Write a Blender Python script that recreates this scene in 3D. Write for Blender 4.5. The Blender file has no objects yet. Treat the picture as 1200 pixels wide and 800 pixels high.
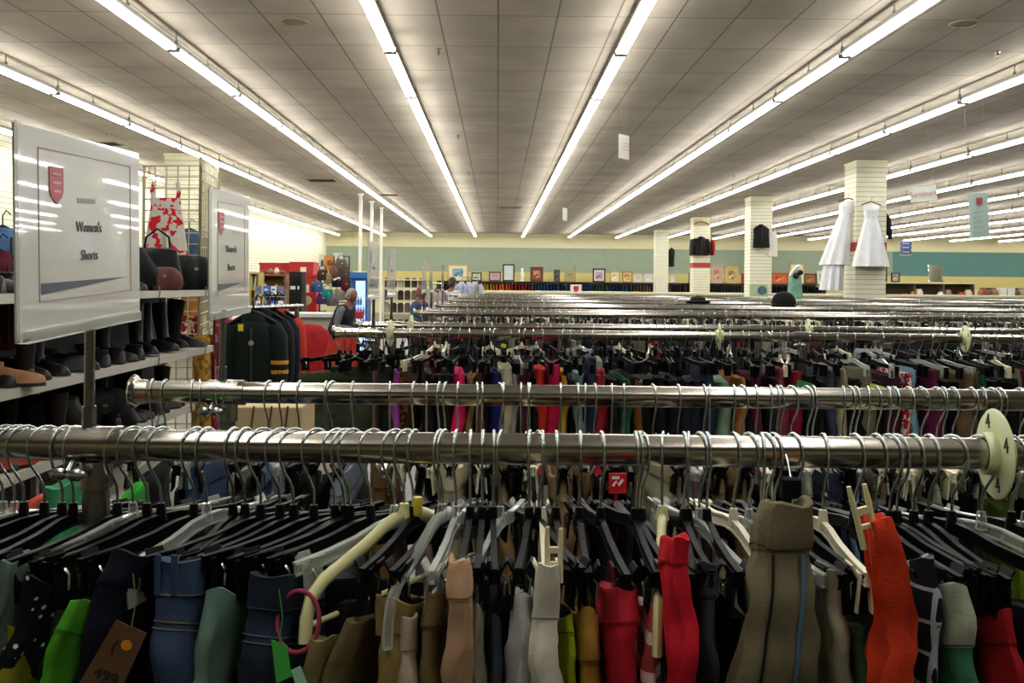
import bpy, bmesh, math, random
from mathutils import Vector, Matrix, Euler
PI = math.pi
scene = bpy.context.scene
COL = scene.collection
R = math.radians
# ------------------------------------------------------------------ camera
CAMZ = 1.61; F = 1080.0; VX, VY = 583.0, 333.0; ROLL = 0.010
cd = bpy.data.cameras.new('camera'); cam = bpy.data.objects.new('camera', cd); COL.objects.link(cam)
cd.sensor_width = 36; cd.sensor_fit = 'HORIZONTAL'; cd.lens = F / 1200 * 36
cd.shift_x = (600 - VX) / 1200; cd.shift_y = -(400 - VY) / 1200
cd.clip_start = 0.05; cd.clip_end = 200
cam.matrix_world = Matrix.Translation((0, 0, CAMZ)) @ Matrix.Rotation(R(90), 4, 'X') @ Matrix.Rotation(ROLL, 4, 'Z')
scene.camera = cam
# ------------------------------------------------------------------ world and exposure
w = bpy.data.worlds.new('world'); scene.world = w; w.use_nodes = True
w.node_tree.nodes['Background'].inputs[0].default_value = (0.9, 0.95, 1, 1)
w.node_tree.nodes['Background'].inputs[1].default_value = 0.02
scene.view_settings.view_transform = 'Standard'; scene.view_settings.look = 'None'
scene.view_settings.gamma = 1; scene.view_settings.use_curve_mapping = False
scene.view_settings.exposure = 0.22
TUBE_POWER = 24.0
CLOTH_VALUE = 0.86
# ------------------------------------------------------------------ helpers
def P(x, y, Y):
    dx, dy = x - VX, y - VY
    u = dx * math.cos(ROLL) + dy * math.sin(ROLL); v = -dx * math.sin(ROLL) + dy * math.cos(ROLL)
    return Vector((u * Y / F, Y, CAMZ - v * Y / F))
def PX(x, y, Y): return P(x, y, Y).x
def lin(h):
    if isinstance(h, str):
        h = h.lstrip('#'); c = [int(h[i:i+2], 16) / 255 for i in (0, 2, 4)]
    else: c = [v / 255 for v in h]
    return tuple(v / 12.92 if v <= .04045 else ((v + .055) / 1.055) ** 2.4 for v in c)
_M = {}
def mat(name, col, rough=.6, metal=0, emit=0, alpha=1, coat=0, noise=0, nscale=20, bump=0, bscale=200, spec=.5, pattern=None, col2=None, pscale=20, trans=0):
    if name == 'fabric' and isinstance(col, str): col = shade(col, CLOTH_VALUE)
    key = (name, str(col), rough, metal, emit, alpha, coat, noise, bump, bscale, pattern, str(col2), pscale, trans)
    if key in _M: return _M[key]
    m = bpy.data.materials.new(name); m.use_nodes = True; nt = m.node_tree; N = nt.nodes; L = nt.links
    b = N['Principled BSDF']; c = lin(col)
    b.inputs['Base Color'].default_value = (*c, 1); b.inputs['Roughness'].default_value = rough
    b.inputs['Metallic'].default_value = metal; b.inputs['Specular IOR Level'].default_value = spec
    if coat: b.inputs['Coat Weight'].default_value = coat; b.inputs['Coat Roughness'].default_value = .03
    if alpha < 1: b.inputs['Alpha'].default_value = alpha
    if trans: b.inputs['Transmission Weight'].default_value = trans
    if emit:
        b.inputs['Emission Color'].default_value = (*c, 1); b.inputs['Emission Strength'].default_value = emit
    tc = None
    def coords():
        nonlocal tc
        if tc is None: tc = N.new('ShaderNodeTexCoord')
        return tc.outputs['Object']
    cur = None
    if pattern:
        mix = N.new('ShaderNodeMix'); mix.data_type = 'RGBA'
        mix.inputs[6].default_value = (*c, 1); mix.inputs[7].default_value = (*lin(col2), 1)
        if pattern == 'dots':
            v = N.new('ShaderNodeTexVoronoi'); v.inputs['Scale'].default_value = pscale; v.inputs['Randomness'].default_value = .25
            L.new(coords(), v.inputs['Vector'])
            t = N.new('ShaderNodeMath'); t.operation = 'LESS_THAN'; t.inputs[1].default_value = .22
            L.new(v.outputs['Distance'], t.inputs[0]); L.new(t.outputs[0], mix.inputs[0])
        elif pattern == 'blotch':
            v = N.new('ShaderNodeTexNoise'); v.inputs['Scale'].default_value = pscale; v.inputs['Detail'].default_value = 2
            L.new(coords(), v.inputs['Vector'])
            t = N.new('ShaderNodeMath'); t.operation = 'GREATER_THAN'; t.inputs[1].default_value = .53
            L.new(v.outputs['Fac'], t.inputs[0]); L.new(t.outputs[0], mix.inputs[0])
        elif pattern in ('hstripe', 'plaid', 'slat'):
            sx = N.new('ShaderNodeSeparateXYZ'); L.new(coords(), sx.inputs[0])
            def frac(o, th):
                a = N.new('ShaderNodeMath'); a.operation = 'MULTIPLY'; a.inputs[1].default_value = pscale; L.new(o, a.inputs[0])
                f = N.new('ShaderNodeMath'); f.operation = 'FRACT'; L.new(a.outputs[0], f.inputs[0])
                t = N.new('ShaderNodeMath'); t.operation = 'LESS_THAN'; t.inputs[1].default_value = th; L.new(f.outputs[0], t.inputs[0]); return t.outputs[0]
            o = frac(sx.outputs[2], {'hstripe': .3, 'plaid': .12, 'slat': .13}[pattern])
            if pattern == 'plaid':
                o2 = frac(sx.outputs[1], .12); mx = N.new('ShaderNodeMath'); mx.operation = 'MAXIMUM'; L.new(o, mx.inputs[0]); L.new(o2, mx.inputs[1]); o = mx.outputs[0]
            L.new(o, mix.inputs[0])
        cur = mix.outputs[2]
    if noise:
        n = N.new('ShaderNodeTexNoise'); n.inputs['Scale'].default_value = nscale; n.inputs['Detail'].default_value = 5
        L.new(coords(), n.inputs['Vector'])
        mr = N.new('ShaderNodeMapRange'); mr.inputs[1].default_value = .3; mr.inputs[2].default_value = .7
        mr.inputs[3].default_value = 1 - noise; mr.inputs[4].default_value = 1 + noise; L.new(n.outputs['Fac'], mr.inputs[0])
        hs = N.new('ShaderNodeHueSaturation')
        if cur: L.new(cur, hs.inputs['Color'])
        else: hs.inputs['Color'].default_value = (*c, 1)
        L.new(mr.outputs[0], hs.inputs['Value']); cur = hs.outputs[0]
    if cur: L.new(cur, b.inputs['Base Color'])
    if bump:
        n = N.new('ShaderNodeTexNoise'); n.inputs['Scale'].default_value = bscale; n.inputs['Detail'].default_value = 3
        L.new(coords(), n.inputs['Vector'])
        bp = N.new('ShaderNodeBump'); bp.inputs['Strength'].default_value = bump; bp.inputs['Distance'].default_value = .002
        L.new(n.outputs['Fac'], bp.inputs['Height']); L.new(bp.outputs[0], b.inputs['Normal'])
    _M[key] = m; return m
def cloth(col, pattern=None, col2=None, pscale=20, noise=.22):
    return mat('fabric', col, .85, noise=noise, nscale=18, bump=.5, bscale=320, spec=.25, pattern=pattern, col2=col2, pscale=pscale)

def shade(c, f):
    if not isinstance(c, str): return '#222222'
    h = c.lstrip('#'); return '#%02x%02x%02x' % tuple(min(255, int(int(h[i:i+2], 16)*f)) for i in (0,2,4))
class MB:
    def __init__(s): s.v = []; s.f = []; s.m = []; s.mi = 0
    def add(s, vs, fs):
        o = len(s.v); s.v += [tuple(v) for v in vs]; s.f += [tuple(i + o for i in f) for f in fs]; s.m += [s.mi] * len(fs); return s
    def box(s, c, d, rot=None, taper=1):
        hx, hy, hz = d[0]/2, d[1]/2, d[2]/2; vs = []
        for z in (-1, 1):
            t = taper if z > 0 else 1
            for x, y in ((-1,-1),(1,-1),(1,1),(-1,1)): vs.append(Vector((x*hx*t, y*hy*t, z*hz)))
        if rot is not None:
            q = Euler(rot).to_matrix() if not isinstance(rot, Matrix) else rot
            vs = [q @ v for v in vs]
        vs = [v + Vector(c) for v in vs]
        return s.add(vs, [(3,2,1,0),(4,5,6,7),(0,1,5,4),(1,2,6,5),(2,3,7,6),(3,0,4,7)])
    def tube(s, pts, r, n=8, caps=True, flat=None):
        pts = [Vector(p) for p in pts]; rs = r if isinstance(r, (list, tuple)) else [r] * len(pts); vs = []; fs = []
        up = None
        for i, p in enumerate(pts):
            t = (pts[min(i+1, len(pts)-1)] - pts[max(i-1, 0)]).normalized()
            if up is None:
                up = Vector((1,0,0)) if abs(t.x) < .9 else Vector((0,1,0))
            a = (up - t * up.dot(t)).normalized(); b = t.cross(a); up = a
            for k in range(n):
                th = 2*PI*k/n; ra, rb = rs[i], rs[i] * (flat or 1)
                vs.append(p + a*math.cos(th)*ra + b*math.sin(th)*rb)
        for i in range(len(pts)-1):
            for k in range(n): fs.append((i*n+k, i*n+(k+1)%n, (i+1)*n+(k+1)%n, (i+1)*n+k))
        if caps: fs.append(tuple(range(n-1,-1,-1))); fs.append(tuple((len(pts)-1)*n+k for k in range(n)))
        return s.add(vs, fs)
    def rings(s, rings, cap0=True, cap1=True, closed=True):
        n = len(rings[0]); vs = [v for r in rings for v in r]; fs = []
        for i in range(len(rings)-1):
            for k in range(n if closed else n-1): fs.append((i*n+k, i*n+(k+1)%n, (i+1)*n+(k+1)%n, (i+1)*n+k))
        if cap0: fs.append(tuple(range(n-1,-1,-1)))
        if cap1: fs.append(tuple((len(rings)-1)*n+k for k in range(n)))
        return s.add(vs, fs)
    def lathe(s, prof, c=(0,0,0), n=20, axis='Z', sx=1, sy=1):
        rg = []
        for r, z in prof:
            ring = []
            for k in range(n):
                t = 2*PI*k/n; v = (r*math.cos(t)*sx, r*math.sin(t)*sy, z)
                if axis == 'X': v = (v[2], v[0], v[1])
                if axis == 'Y': v = (v[1], v[2], v[0])
                ring.append(Vector(v) + Vector(c))
            rg.append(ring)
        return s.rings(rg)
    def ell(s, c, d, n=14, m=9, rot=None):
        prof = []
        rg = []
        for j in range(m+1):
            a = -PI/2 + PI*j/m; rr = max(math.cos(a), .02)
            ring = [Vector((d[0]*rr*math.cos(2*PI*k/n), d[1]*rr*math.sin(2*PI*k/n), d[2]*math.sin(a))) for k in range(n)]
            if rot is not None: ring = [Euler(rot).to_matrix() @ v for v in ring]
            rg.append([v + Vector(c) for v in ring])
        return s.rings(rg)
    def mesh(s, name, mats, smooth=False, bevel=0):
        me = bpy.data.meshes.new(name); me.from_pydata(s.v, [], s.f)
        if not isinstance(mats, (list, tuple)): mats = [mats]
        for m in mats: me.materials.append(m)
        if len(mats) > 1: me.polygons.foreach_set('material_index', s.m)
        bm = bmesh.new(); bm.from_mesh(me); bmesh.ops.recalc_face_normals(bm, faces=bm.faces)
        if bevel: bmesh.ops.bevel(bm, geom=list(bm.edges), offset=bevel, segments=1, affect='EDGES', profile=.5)
        bm.to_mesh(me); bm.free()
        if smooth:
            me.polygons.foreach_set('use_smooth', [True]*len(me.polygons))
            me.set_sharp_from_angle(angle=R(50))
        me.update(); return me
    def build(s, name, mats, parent=None, smooth=False, loc=None, rot=None, bevel=0):
        return link(name, s.mesh(name, mats, smooth, bevel), parent, loc, rot)
def link(name, me, parent=None, loc=None, rot=None):
    o = bpy.data.objects.new(name, me); COL.objects.link(o)
    if parent: o.parent = parent
    if loc is not None: o.location = loc
    if rot is not None: o.rotation_euler = rot
    return o
def tag(o, label, cat=None, group=None, kind=None):
    if label: o['label'] = label
    if cat: o['category'] = cat
    if group: o['group'] = group
    if kind: o['kind'] = kind
    return o
def empty(name, loc=(0,0,0), rot=None, label=None, cat=None, group=None):
    o = bpy.data.objects.new(name, None); COL.objects.link(o); o.location = loc; o.empty_display_size = .05
    if rot is not None: o.rotation_euler = rot
    return tag(o, label, cat, group)
KIDS = {}
def kids(o): return list(o.children)
def dup(o, loc=None, rot=None, label=None, group=None, parent=None, cache={}):
    c = o.copy(); COL.objects.link(c)
    if loc is not None: c.location = loc
    if rot is not None: c.rotation_euler = rot
    if label: c['label'] = label
    if group: c['group'] = group
    if o.name not in cache: cache[o.name] = [(k, list(k.children)) for k in o.children]
    for ch, gs in cache[o.name]:
        d = ch.copy(); COL.objects.link(d); d.parent = c
        for g in gs:
            e = g.copy(); COL.objects.link(e); e.parent = d
    return c
def struct(o, label=None):
    o['kind'] = 'structure'
    if label: o['label'] = label
    return o
_deps = None
def text_mesh(s, size, m, align='CENTER', bold=0, ext=.0006):
    cu = bpy.data.curves.new('lettering', 'FONT'); cu.body = s; cu.size = size; cu.align_x = align; cu.align_y = 'CENTER'; cu.extrude = ext; cu.offset = bold
    cu.resolution_u = 4
    o = bpy.data.objects.new('lettering_source', cu); COL.objects.link(o)
    bpy.context.view_layer.update()
    me = bpy.data.meshes.new_from_object(o.evaluated_get(bpy.context.evaluated_depsgraph_get()))
    bpy.data.objects.remove(o); me.materials.clear(); me.materials.append(m); return me
def ordinal(n):
    ones = ['','first','second','third','fourth','fifth','sixth','seventh','eighth','ninth','tenth','eleventh','twelfth','thirteenth','fourteenth','fifteenth','sixteenth','seventeenth','eighteenth','nineteenth']
    tens = {2:('twenty','twentieth'),3:('thirty','thirtieth'),4:('forty','fortieth'),5:('fifty','fiftieth'),6:('sixty','sixtieth'),7:('seventy','seventieth'),8:('eighty','eightieth'),9:('ninety','ninetieth')}
    if n < 20: return ones[n]
    a, b = divmod(n, 10); return tens[a][1] if b == 0 else tens[a][0] + '-' + ones[b]
# ------------------------------------------------------------------ shared materials
CHROME = mat('chrome', '#b4aea3', .2, 1, noise=.08, nscale=6)
STEEL = mat('steel_wire', '#c4cbc8', .25, 1)
BLACKP = mat('black_plastic', '#050506', .5, spec=.18)
CREAMP = mat('cream_plastic', '#e0dc9f', .35)
IVORYP = mat('ivory_plastic', '#e6dfc0', .35)
WHITEM = mat('white_enamel', '#e8e6dc', .4)
DARKG = mat('dark_grey_metal', '#4a4a48', .45, .5)
def clear_plastic(name='clear_plastic', tint='#c4c7be', fac=.35):
    m = bpy.data.materials.new(name); m.use_nodes = True; N = m.node_tree.nodes; L = m.node_tree.links
    b = N['Principled BSDF']; b.inputs['Base Color'].default_value = (*lin(tint), 1); b.inputs['Roughness'].default_value = .08
    t = N.new('ShaderNodeBsdfTransparent'); mx = N.new('ShaderNodeMixShader'); lw = N.new('ShaderNodeLayerWeight'); lw.inputs[0].default_value = .45
    ma = N.new('ShaderNodeMath'); ma.operation = 'MULTIPLY_ADD'; ma.inputs[1].default_value = .8; ma.inputs[2].default_value = fac * .5; ma.use_clamp = True
    L.new(lw.outputs['Facing'], ma.inputs[0]); L.new(ma.outputs[0], mx.inputs[0]); L.new(t.outputs[0], mx.inputs[1]); L.new(b.outputs[0], mx.inputs[2])
    L.new(mx.outputs[0], N['Material Output'].inputs[0]); return m
CLEARP = clear_plastic()
# ================================================================== THE ROOM
XL, XR, YB, YF, CEIL = -9.3, 30.0, 50.0, -9.5, CAMZ + 2.754
def ceiling_mat():
    m = bpy.data.materials.new('ceiling_tiles'); m.use_nodes = True; N = m.node_tree.nodes; L = m.node_tree.links; b = N['Principled BSDF']
    tc = N.new('ShaderNodeTexCoord'); mp = N.new('ShaderNodeMapping'); mp.inputs['Location'].default_value = (.02, .3, 0)
    br = N.new('ShaderNodeTexBrick'); br.offset = 0; br.squash = 1
    br.inputs['Color1'].default_value = (*lin('#aa9f8e'), 1); br.inputs['Color2'].default_value = (*lin('#a39886'), 1); br.inputs['Mortar'].default_value = (*lin('#6e6557'), 1)
    br.inputs['Scale'].default_value = 1; br.inputs['Mortar Size'].default_value = .011; br.inputs['Mortar Smooth'].default_value = .3
    br.inputs['Brick Width'].default_value = .61; br.inputs['Row Height'].default_value = 1.22; br.inputs['Bias'].default_value = 0
    n = N.new('ShaderNodeTexNoise'); n.inputs['Scale'].default_value = .9; n.inputs['Detail'].default_value = 6
    n2 = N.new('ShaderNodeTexNoise'); n2.inputs['Scale'].default_value = 160
    hs = N.new('ShaderNodeHueSaturation'); mr = N.new('ShaderNodeMapRange'); mr.inputs[1].default_value = .3; mr.inputs[2].default_value = .7; mr.inputs[3].default_value = .8; mr.inputs[4].default_value = 1.12
    L.new(tc.outputs['Object'], mp.inputs[0]); L.new(mp.outputs[0], br.inputs['Vector']); L.new(tc.outputs['Object'], n.inputs['Vector']); L.new(tc.outputs['Object'], n2.inputs['Vector'])
    L.new(n.outputs['Fac'], mr.inputs[0]); L.new(br.outputs['Color'], hs.inputs['Color']); L.new(mr.outputs[0], hs.inputs['Value']); L.new(hs.outputs[0], b.inputs['Base Color'])
    bp = N.new('ShaderNodeBump'); bp.inputs['Strength'].default_value = .3; bp.inputs['Distance'].default_value = .004; L.new(n2.outputs['Fac'], bp.inputs['Height']); L.new(bp.outputs[0], b.inputs['Normal'])
    b.inputs['Roughness'].default_value = .9; return m
def floor_mat():
    m = bpy.data.materials.new('vinyl_floor_tiles'); m.use_nodes = True; N = m.node_tree.nodes; L = m.node_tree.links; b = N['Principled BSDF']
    tc = N.new('ShaderNodeTexCoord'); br = N.new('ShaderNodeTexBrick'); br.offset = 0
    br.inputs['Color1'].default_value = (*lin('#575145'), 1); br.inputs['Color2'].default_value = (*lin('#4e483d'), 1); br.inputs['Mortar'].default_value = (*lin('#4d483d'), 1)
    br.inputs['Scale'].default_value = 1; br.inputs['Mortar Size'].default_value = .003; br.inputs['Brick Width'].default_value = .305; br.inputs['Row Height'].default_value = .305
    L.new(tc.outputs['Object'], br.inputs['Vector']); L.new(br.outputs['Color'], b.inputs['Base Color']); b.inputs['Roughness'].default_value = .35; return m
struct(MB().box(((XL+XR)/2, (YB+YF)/2, -.05), (XR-XL+.4, YB-YF+.4, .1)).build('floor', floor_mat()))
struct(MB().box(((XL+XR)/2, (YB+YF)/2, CEIL+.05), (XR-XL+.4, YB-YF+.4, .1)).build('ceiling', ceiling_mat()))
SLAT = mat('cream_slatwall', '#e2dfc4', .6, pattern='slat', col2='#a5a188', pscale=1/.105, noise=.05, nscale=3)
CREAMW = mat('cream_paint', '#ddd8ae', .75, noise=.04, nscale=2)
struct(MB().box((XL-.06, (YB+YF)/2, CEIL/2), (.12, YB-YF, CEIL)).build('wall_left', SLAT))
struct(MB().box((XR+.06, (YB+YF)/2, CEIL/2), (.12, YB-YF, CEIL)).build('wall_right', CREAMW))
struct(MB().box(((XL+XR)/2, YF-.06, CEIL/2), (XR-XL, .12, CEIL)).build('wall_front', CREAMW))
# back wall: painted bands, each a strip of the one wall
wb = MB(); z1, z2, z3 = 3.60, 2.28, 1.55; XT = PX(1046, 310, YB)
def strip(xa, xb, za, zb, i): wb.mi = i; wb.box(((xa+xb)/2, YB+.06, (za+zb)/2), (xb-xa, .12, zb-za))
strip(XL, XR, z1, CEIL, 0); strip(XL, XT, z2, z1, 1); strip(XT, XR, z2, z1, 2); strip(XL, XR, z3, z2, 3); strip(XL, XR, 0, z3, 0)
struct(wb.build('wall_back', [mat('cream_wall_paint', '#e0d8ae', .75), mat('sage_green_paint', '#97a48c', .8, noise=.05, nscale=3), mat('teal_paint', '#5a8480', .8, noise=.05, nscale=3), mat('yellow_paint', '#d2c47c', .8)]))
for nm, x in (('baseboard_left', XL+.012),): struct(MB().box((x, (YB+YF)/2, .06), (.024, YB-YF, .12)).build(nm, DARKG))
# square columns clad in slatwall
REDP = mat('red_paint', '#a83226', .6)
def column(x, Y, wd, band, label):
    o = MB().box((0, 0, CEIL/2), (wd, wd, CEIL)).build('column', SLAT, loc=(x, Y, 0)); tag(o, label, 'column', 'columns of the store')
    MB().box((0, 0, .08), (wd+.03, wd+.03, .16)).build('plinth', DARKG, o)
    MB().box((0, 0, CEIL-.03), (wd+.03, wd+.03, .05)).build('collar', CREAMW, o)
    if band: 
        m = MB(); z = band
        m.box((0, 0, z), (wd+.02, wd+.02, .2))
        if Y > 30: m.box((0,0,z),(wd+.024, wd+.024, .05))
        m.build('red_band', REDP, o)
    return o
COLX = 8.04
CY = [20.2, 28.4, 37.0, 45.4]
column(COLX, CY[0], .66, 2.5, 'cream slatwall column with white gowns hanging on it')
column(COLX-.02, CY[1], .66, 0, 'cream slatwall column with a black vest hanging on it')
column(COLX+.08, CY[2], .66, 2.45, 'cream slatwall column with red band below the leather jackets')
column(COLX+.0, CY[3], .62, 0, 'plain cream column farthest back before the green wall')
column(-6.75, 20.3, .9, 0, 'wide cream slatwall column behind the wire grid')
# ================================================================== CEILING LIGHTS
LZ = CAMZ + 2.54
hous = MB().box((0, 0, .055), (.085, 2.36, .05)); hous.box((0,0,.022),(.05,2.36,.03))
for yy in (-1.165, 1.165): hous.box((0, yy, .0), (.13, .02, .05))
for yy in (-1.1, .0): hous.box((0, yy, .145), (.010, .010, .135)); hous.box((0, yy, .10), (.03, .03, .05))
fx = hous.build('fluorescent_light', mat('lamp_housing', '#8f8c84', .5, .2)); tag(fx, 'x', 'ceiling light')
tm = bpy.data.materials.new('glowing_tube'); tm.use_nodes = True; N = tm.node_tree.nodes
e = N.new('ShaderNodeEmission'); e.inputs[0].default_value = (1, 1, .965, 1); e.inputs[1].default_value = TUBE_POWER
tm.node_tree.links.new(e.outputs[0], N['Material Output'].inputs[0])
for sx in (-1, 1): MB().tube([(sx*.036, -1.16, 0), (sx*.036, 1.16, 0)], .027, 8).build('tube', tm, fx)
rowx = [x * 1.035 for x in [-8.2, -5.85, -3.46, -1.16, 1.28, 3.66, 6.1, 8.62, 11.1, 13.55, 16.0, 18.45, 20.9, 23.3, 25.8, 28.2]]
rown = ['leftmost', 'second', 'third', 'fourth', 'fifth', 'sixth', 'seventh', 'eighth', 'ninth', 'tenth', 'eleventh', 'twelfth', 'thirteenth', 'fourteenth', 'fifteenth', 'sixteenth']
first = True; U = 2.44
for i, x in enumerate(rowx):
    y = 47.9 if i != 9 else 45.5; k = 0
    ylo = -3.2 if abs(x) < 3.5 else (abs(x) / .571 - 5 if x > 0 else abs(x)/.54 - 5)
    ys = []
    while y > ylo: ys.append(y); y -= U
    for k, y in enumerate(reversed(ys)):
        vis = (583 + F*x/y) if y > 1.5 else 9999
        lab = 'white fluorescent tube light, %s from the near end of the %s row from the left' % (ordinal(k+1), rown[i])
        if first: o = fx; o.location = (x, y, LZ); o['label'] = lab; first = False
        else: o = dup(fx, (x, y, LZ), label=lab)
        o['group'] = 'fluorescent lights in the %s row' % rown[i]
# sprinklers, vents, speakers
spr = MB().lathe([(.035, 0), (.035, -.01), (.012, -.012), (.012, -.05), (.03, -.052), (.03, -.056)], n=12).tube([(-.015,0,-.05),(0,0,-.085),(.015,0,-.05)], .004, 6)
sp = None
for j, (x, y) in enumerate([(514,57),(537,158),(549,202),(557,232),(953,160),(1169,60),(860,205),(125,155),(197,183),(428,185),(282,215),(803,235)]):
    v = VY - y + (x-VX)*ROLL; Y = F*2.754/v; p = P(x, y, Y); p.z = CEIL
    lab = 'small metal sprinkler head on the ceiling, ' + ['nearest one left of centre','second nearest left of centre','third in the line left of centre','farthest in the line left of centre','above the first slatwall column side','near the top right corner','over the distant column line','above the womens shorts sign','above the wire grid panel','left of the white power poles','just right of the second sign','in front of the leather jacket column'][j]
    if sp is None: sp = spr.build('sprinkler_head', mat('brass', '#8a8272', .3, .9), loc=p); tag(sp, lab, 'sprinkler', 'ceiling sprinklers')
    else: dup(sp, p, label=lab)
def vent(x, y, wx, wy, label, col='#3d382f'):
    v = VY - y + (x-VX)*ROLL; Y = F*2.754/v; p = P(x, y, Y); p.z = CEIL
    o = empty('ceiling_vent', p, None, label, 'vent', 'ceiling vents')
    m = MB(); 
    for s in (-1,1): m.box((s*wx/2,0,-.008),(.03,wy+.03,.016)); m.box((0,s*wy/2,-.008),(wx,.03,.016))
    m.build('frame', mat('vent_frame', '#8d8472', .5), o)
    MB().box((0,0,-.003),(wx-.02,wy-.02,.004)).build('backing', mat('vent_dark', '#1c1a16', .8), o)
    m = MB()
    for k in range(7): m.box((0, -wy/2+wy*(k+.5)/7, -.01), (wx-.03, .025, .004), (R(30),0,0))
    m.build('louvres', mat('vent_slats', col, .6), o)
vent(377, 211, .75, .6, 'dark open ceiling vent between the second and third light rows')
vent(125, 168, .55, .5, 'dark ceiling vent above the large white sign')
vent(598, 243, .8, .5, 'small dark ceiling vent far back in the centre bay', '#6b6252')
vent(455, 228, .6, .5, 'dark vent beside the third light row near the power poles')
for x, y, lab in ((345, 25, 'round beige ceiling speaker at the upper left'), (1130, 27, 'round beige ceiling speaker at the upper right')):
    v = VY - y + (x-VX)*ROLL; Y = F*2.754/v; p = P(x, y, Y); p.z = CEIL
    o = MB().lathe([(.15, 0), (.15, -.012), (.125, -.02), (.12, -.008), (.02, -.012)], n=28).build('ceiling_speaker', mat('beige_grille', '#8f8266', .7), None, True, p); tag(o, lab, 'speaker')
    MB().lathe([(.118, -.010), (.05, -.016), (.005, -.016)], n=28).build('grille', mat('speaker_grille', '#857a60', .8, bump=1, bscale=300), o, True)
# white power poles by the registers
for x, Y, t, lab in ((422, 28.5, 0, 'nearest of three white power poles beside the registers'), (435, 31, 1, 'middle one of three white power poles beside the registers'), (446.5, 33.5, 2, 'farthest of three white power poles beside the registers')):
    o = MB().box((0,0,CEIL/2), (.09,.09,CEIL)).build('power_pole', WHITEM, None, False, (PX(x, 300, Y), Y, 0)); tag(o, lab, 'pole', 'white power poles')
    MB().box((0,0,CEIL-.02),(.16,.16,.04)).build('ceiling_plate', WHITEM, o); MB().box((0,-.05,.5),(.07,.02,.11)).build('outlet', IVORYP, o)
# ================================================================== CLOTHES RACKS
RZ = 1.396
RY = [1.2, 1.78, 3.95, 4.62, 6.65, 7.35, 8.9, 9.6, 11.4, 12.1, 14.2, 14.9, 17.2, 17.9]
RN = ['front', 'second', 'third', 'fourth', 'fifth', 'sixth', 'seventh', 'eighth', 'ninth', 'tenth', 'eleventh', 'twelfth', 'thirteenth', 'fourteenth']
BEIGEM = mat('grey_pipe', '#8f8b80', .3, .9)
RL = []
for i, Y in enumerate(RY):
    xl = -.70 if i else -1.55
    if i >= 4: xl = -.6
    xr = max(1.3, (640/F)*Y + .8)
    if i == 12: xl = -.9
    RL.append((xl, xr))
    o = empty('clothes_rack', (0, Y, 0), None, 'long chrome clothes rail on posts, %s rail from the camera' % RN[i], 'clothes rack', 'chrome rails packed with hangers')
    ra = MB().tube([(xl, 0, RZ), (xr, 0, RZ)], .0205, 20)
    ra.build('rail', CHROME, o, True)
    ca = MB().lathe([(.012, -.004), (.030, -.004), (.0335, 0), (.030, .006), (.024, .008), (.0225, .03)], (xl, 0, RZ), 20, 'X'); ca.build('end_cap', CHROME, o, True)
    x = -.52; k = 0
    while x < xr:
        MB().tube([(x, 0, .03), (x, 0, RZ-.02)], .017, 12).build('post', BEIGEM, o, True)
        MB().box((x, 0, .02), (.06, .5, .03)).build('foot', BEIGEM, o, bevel=.006)
        c = MB(); c.tube([(x-.035, 0, RZ), (x+.035, 0, RZ)], .0245, 16); c.tube([(x,0,RZ-.055),(x,0,RZ-.02)], .0205, 14)
        c.build('clamp', CHROME, o, True)
        if i < 4:
            wn = MB(); wn.ell((x-.034, -.03, RZ-.032), (.014, .006, .008)); wn.ell((x-.010, -.036, RZ-.032), (.014, .006, .008)); wn.tube([(x-.022,-.035,RZ-.03),(x-.022,-.02,RZ-.02)], .005, 8)
            wn.build('wing_nut', STEEL, o, True)
        x += 1.83
# size dividers
DIVM = mat('divider_plastic', '#d9dfae', .45); INK = mat('black_ink', '#15140f', .6)
div = empty('size_divider', (0,0,0), None, 'x', 'size divider', 'round size dividers on the rails')
m = MB(); n = 40
rings = []
for r, xx in ((.0235, -.016), (.027, -.016), (.028, -.003), (.056, -.0022), (.0585, 0), (.056, .0022), (.028, .003), (.027, .016), (.0235, .016), (.0235, -.016)):
    rings.append([Vector((xx, r*math.cos(2*PI*k/n), r*math.sin(2*PI*k/n))) for k in range(n)])
m.rings(rings, False, False); m.build('disc', DIVM, div, True)
four = text_mesh('4', .028, INK)
for a in (80, 170, 260, 350):
    link('lettering', four, div, (-.0029, .042*math.cos(R(a)), .042*math.sin(R(a))), (R(90), 0, R(-90)))
divs = [(1166, 535, 0, 'large cream size disc marked 4 on the front rail'), (843, 393, 2, 'cream size disc on the third rail right of centre'), (458, 392, 2, 'cream size disc at the left end of the third rail'), (1131, 397, 2, 'pale size disc at the right of the third rail'), (947, 386, 3, 'pale round size disc on the fourth rail, right half'), (482, 383, 3, 'cream size disc on the fourth rail near its left end')]
for k, (x, y, ri, lab) in enumerate(divs):
    p = (PX(x, y, RY[ri]), RY[ri], RZ)
    o = div if k == 0 else dup(div, p); o.location = p; o['label'] = lab
    if k == 0: o.rotation_euler = (R(-12), 0, R(-6))
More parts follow.
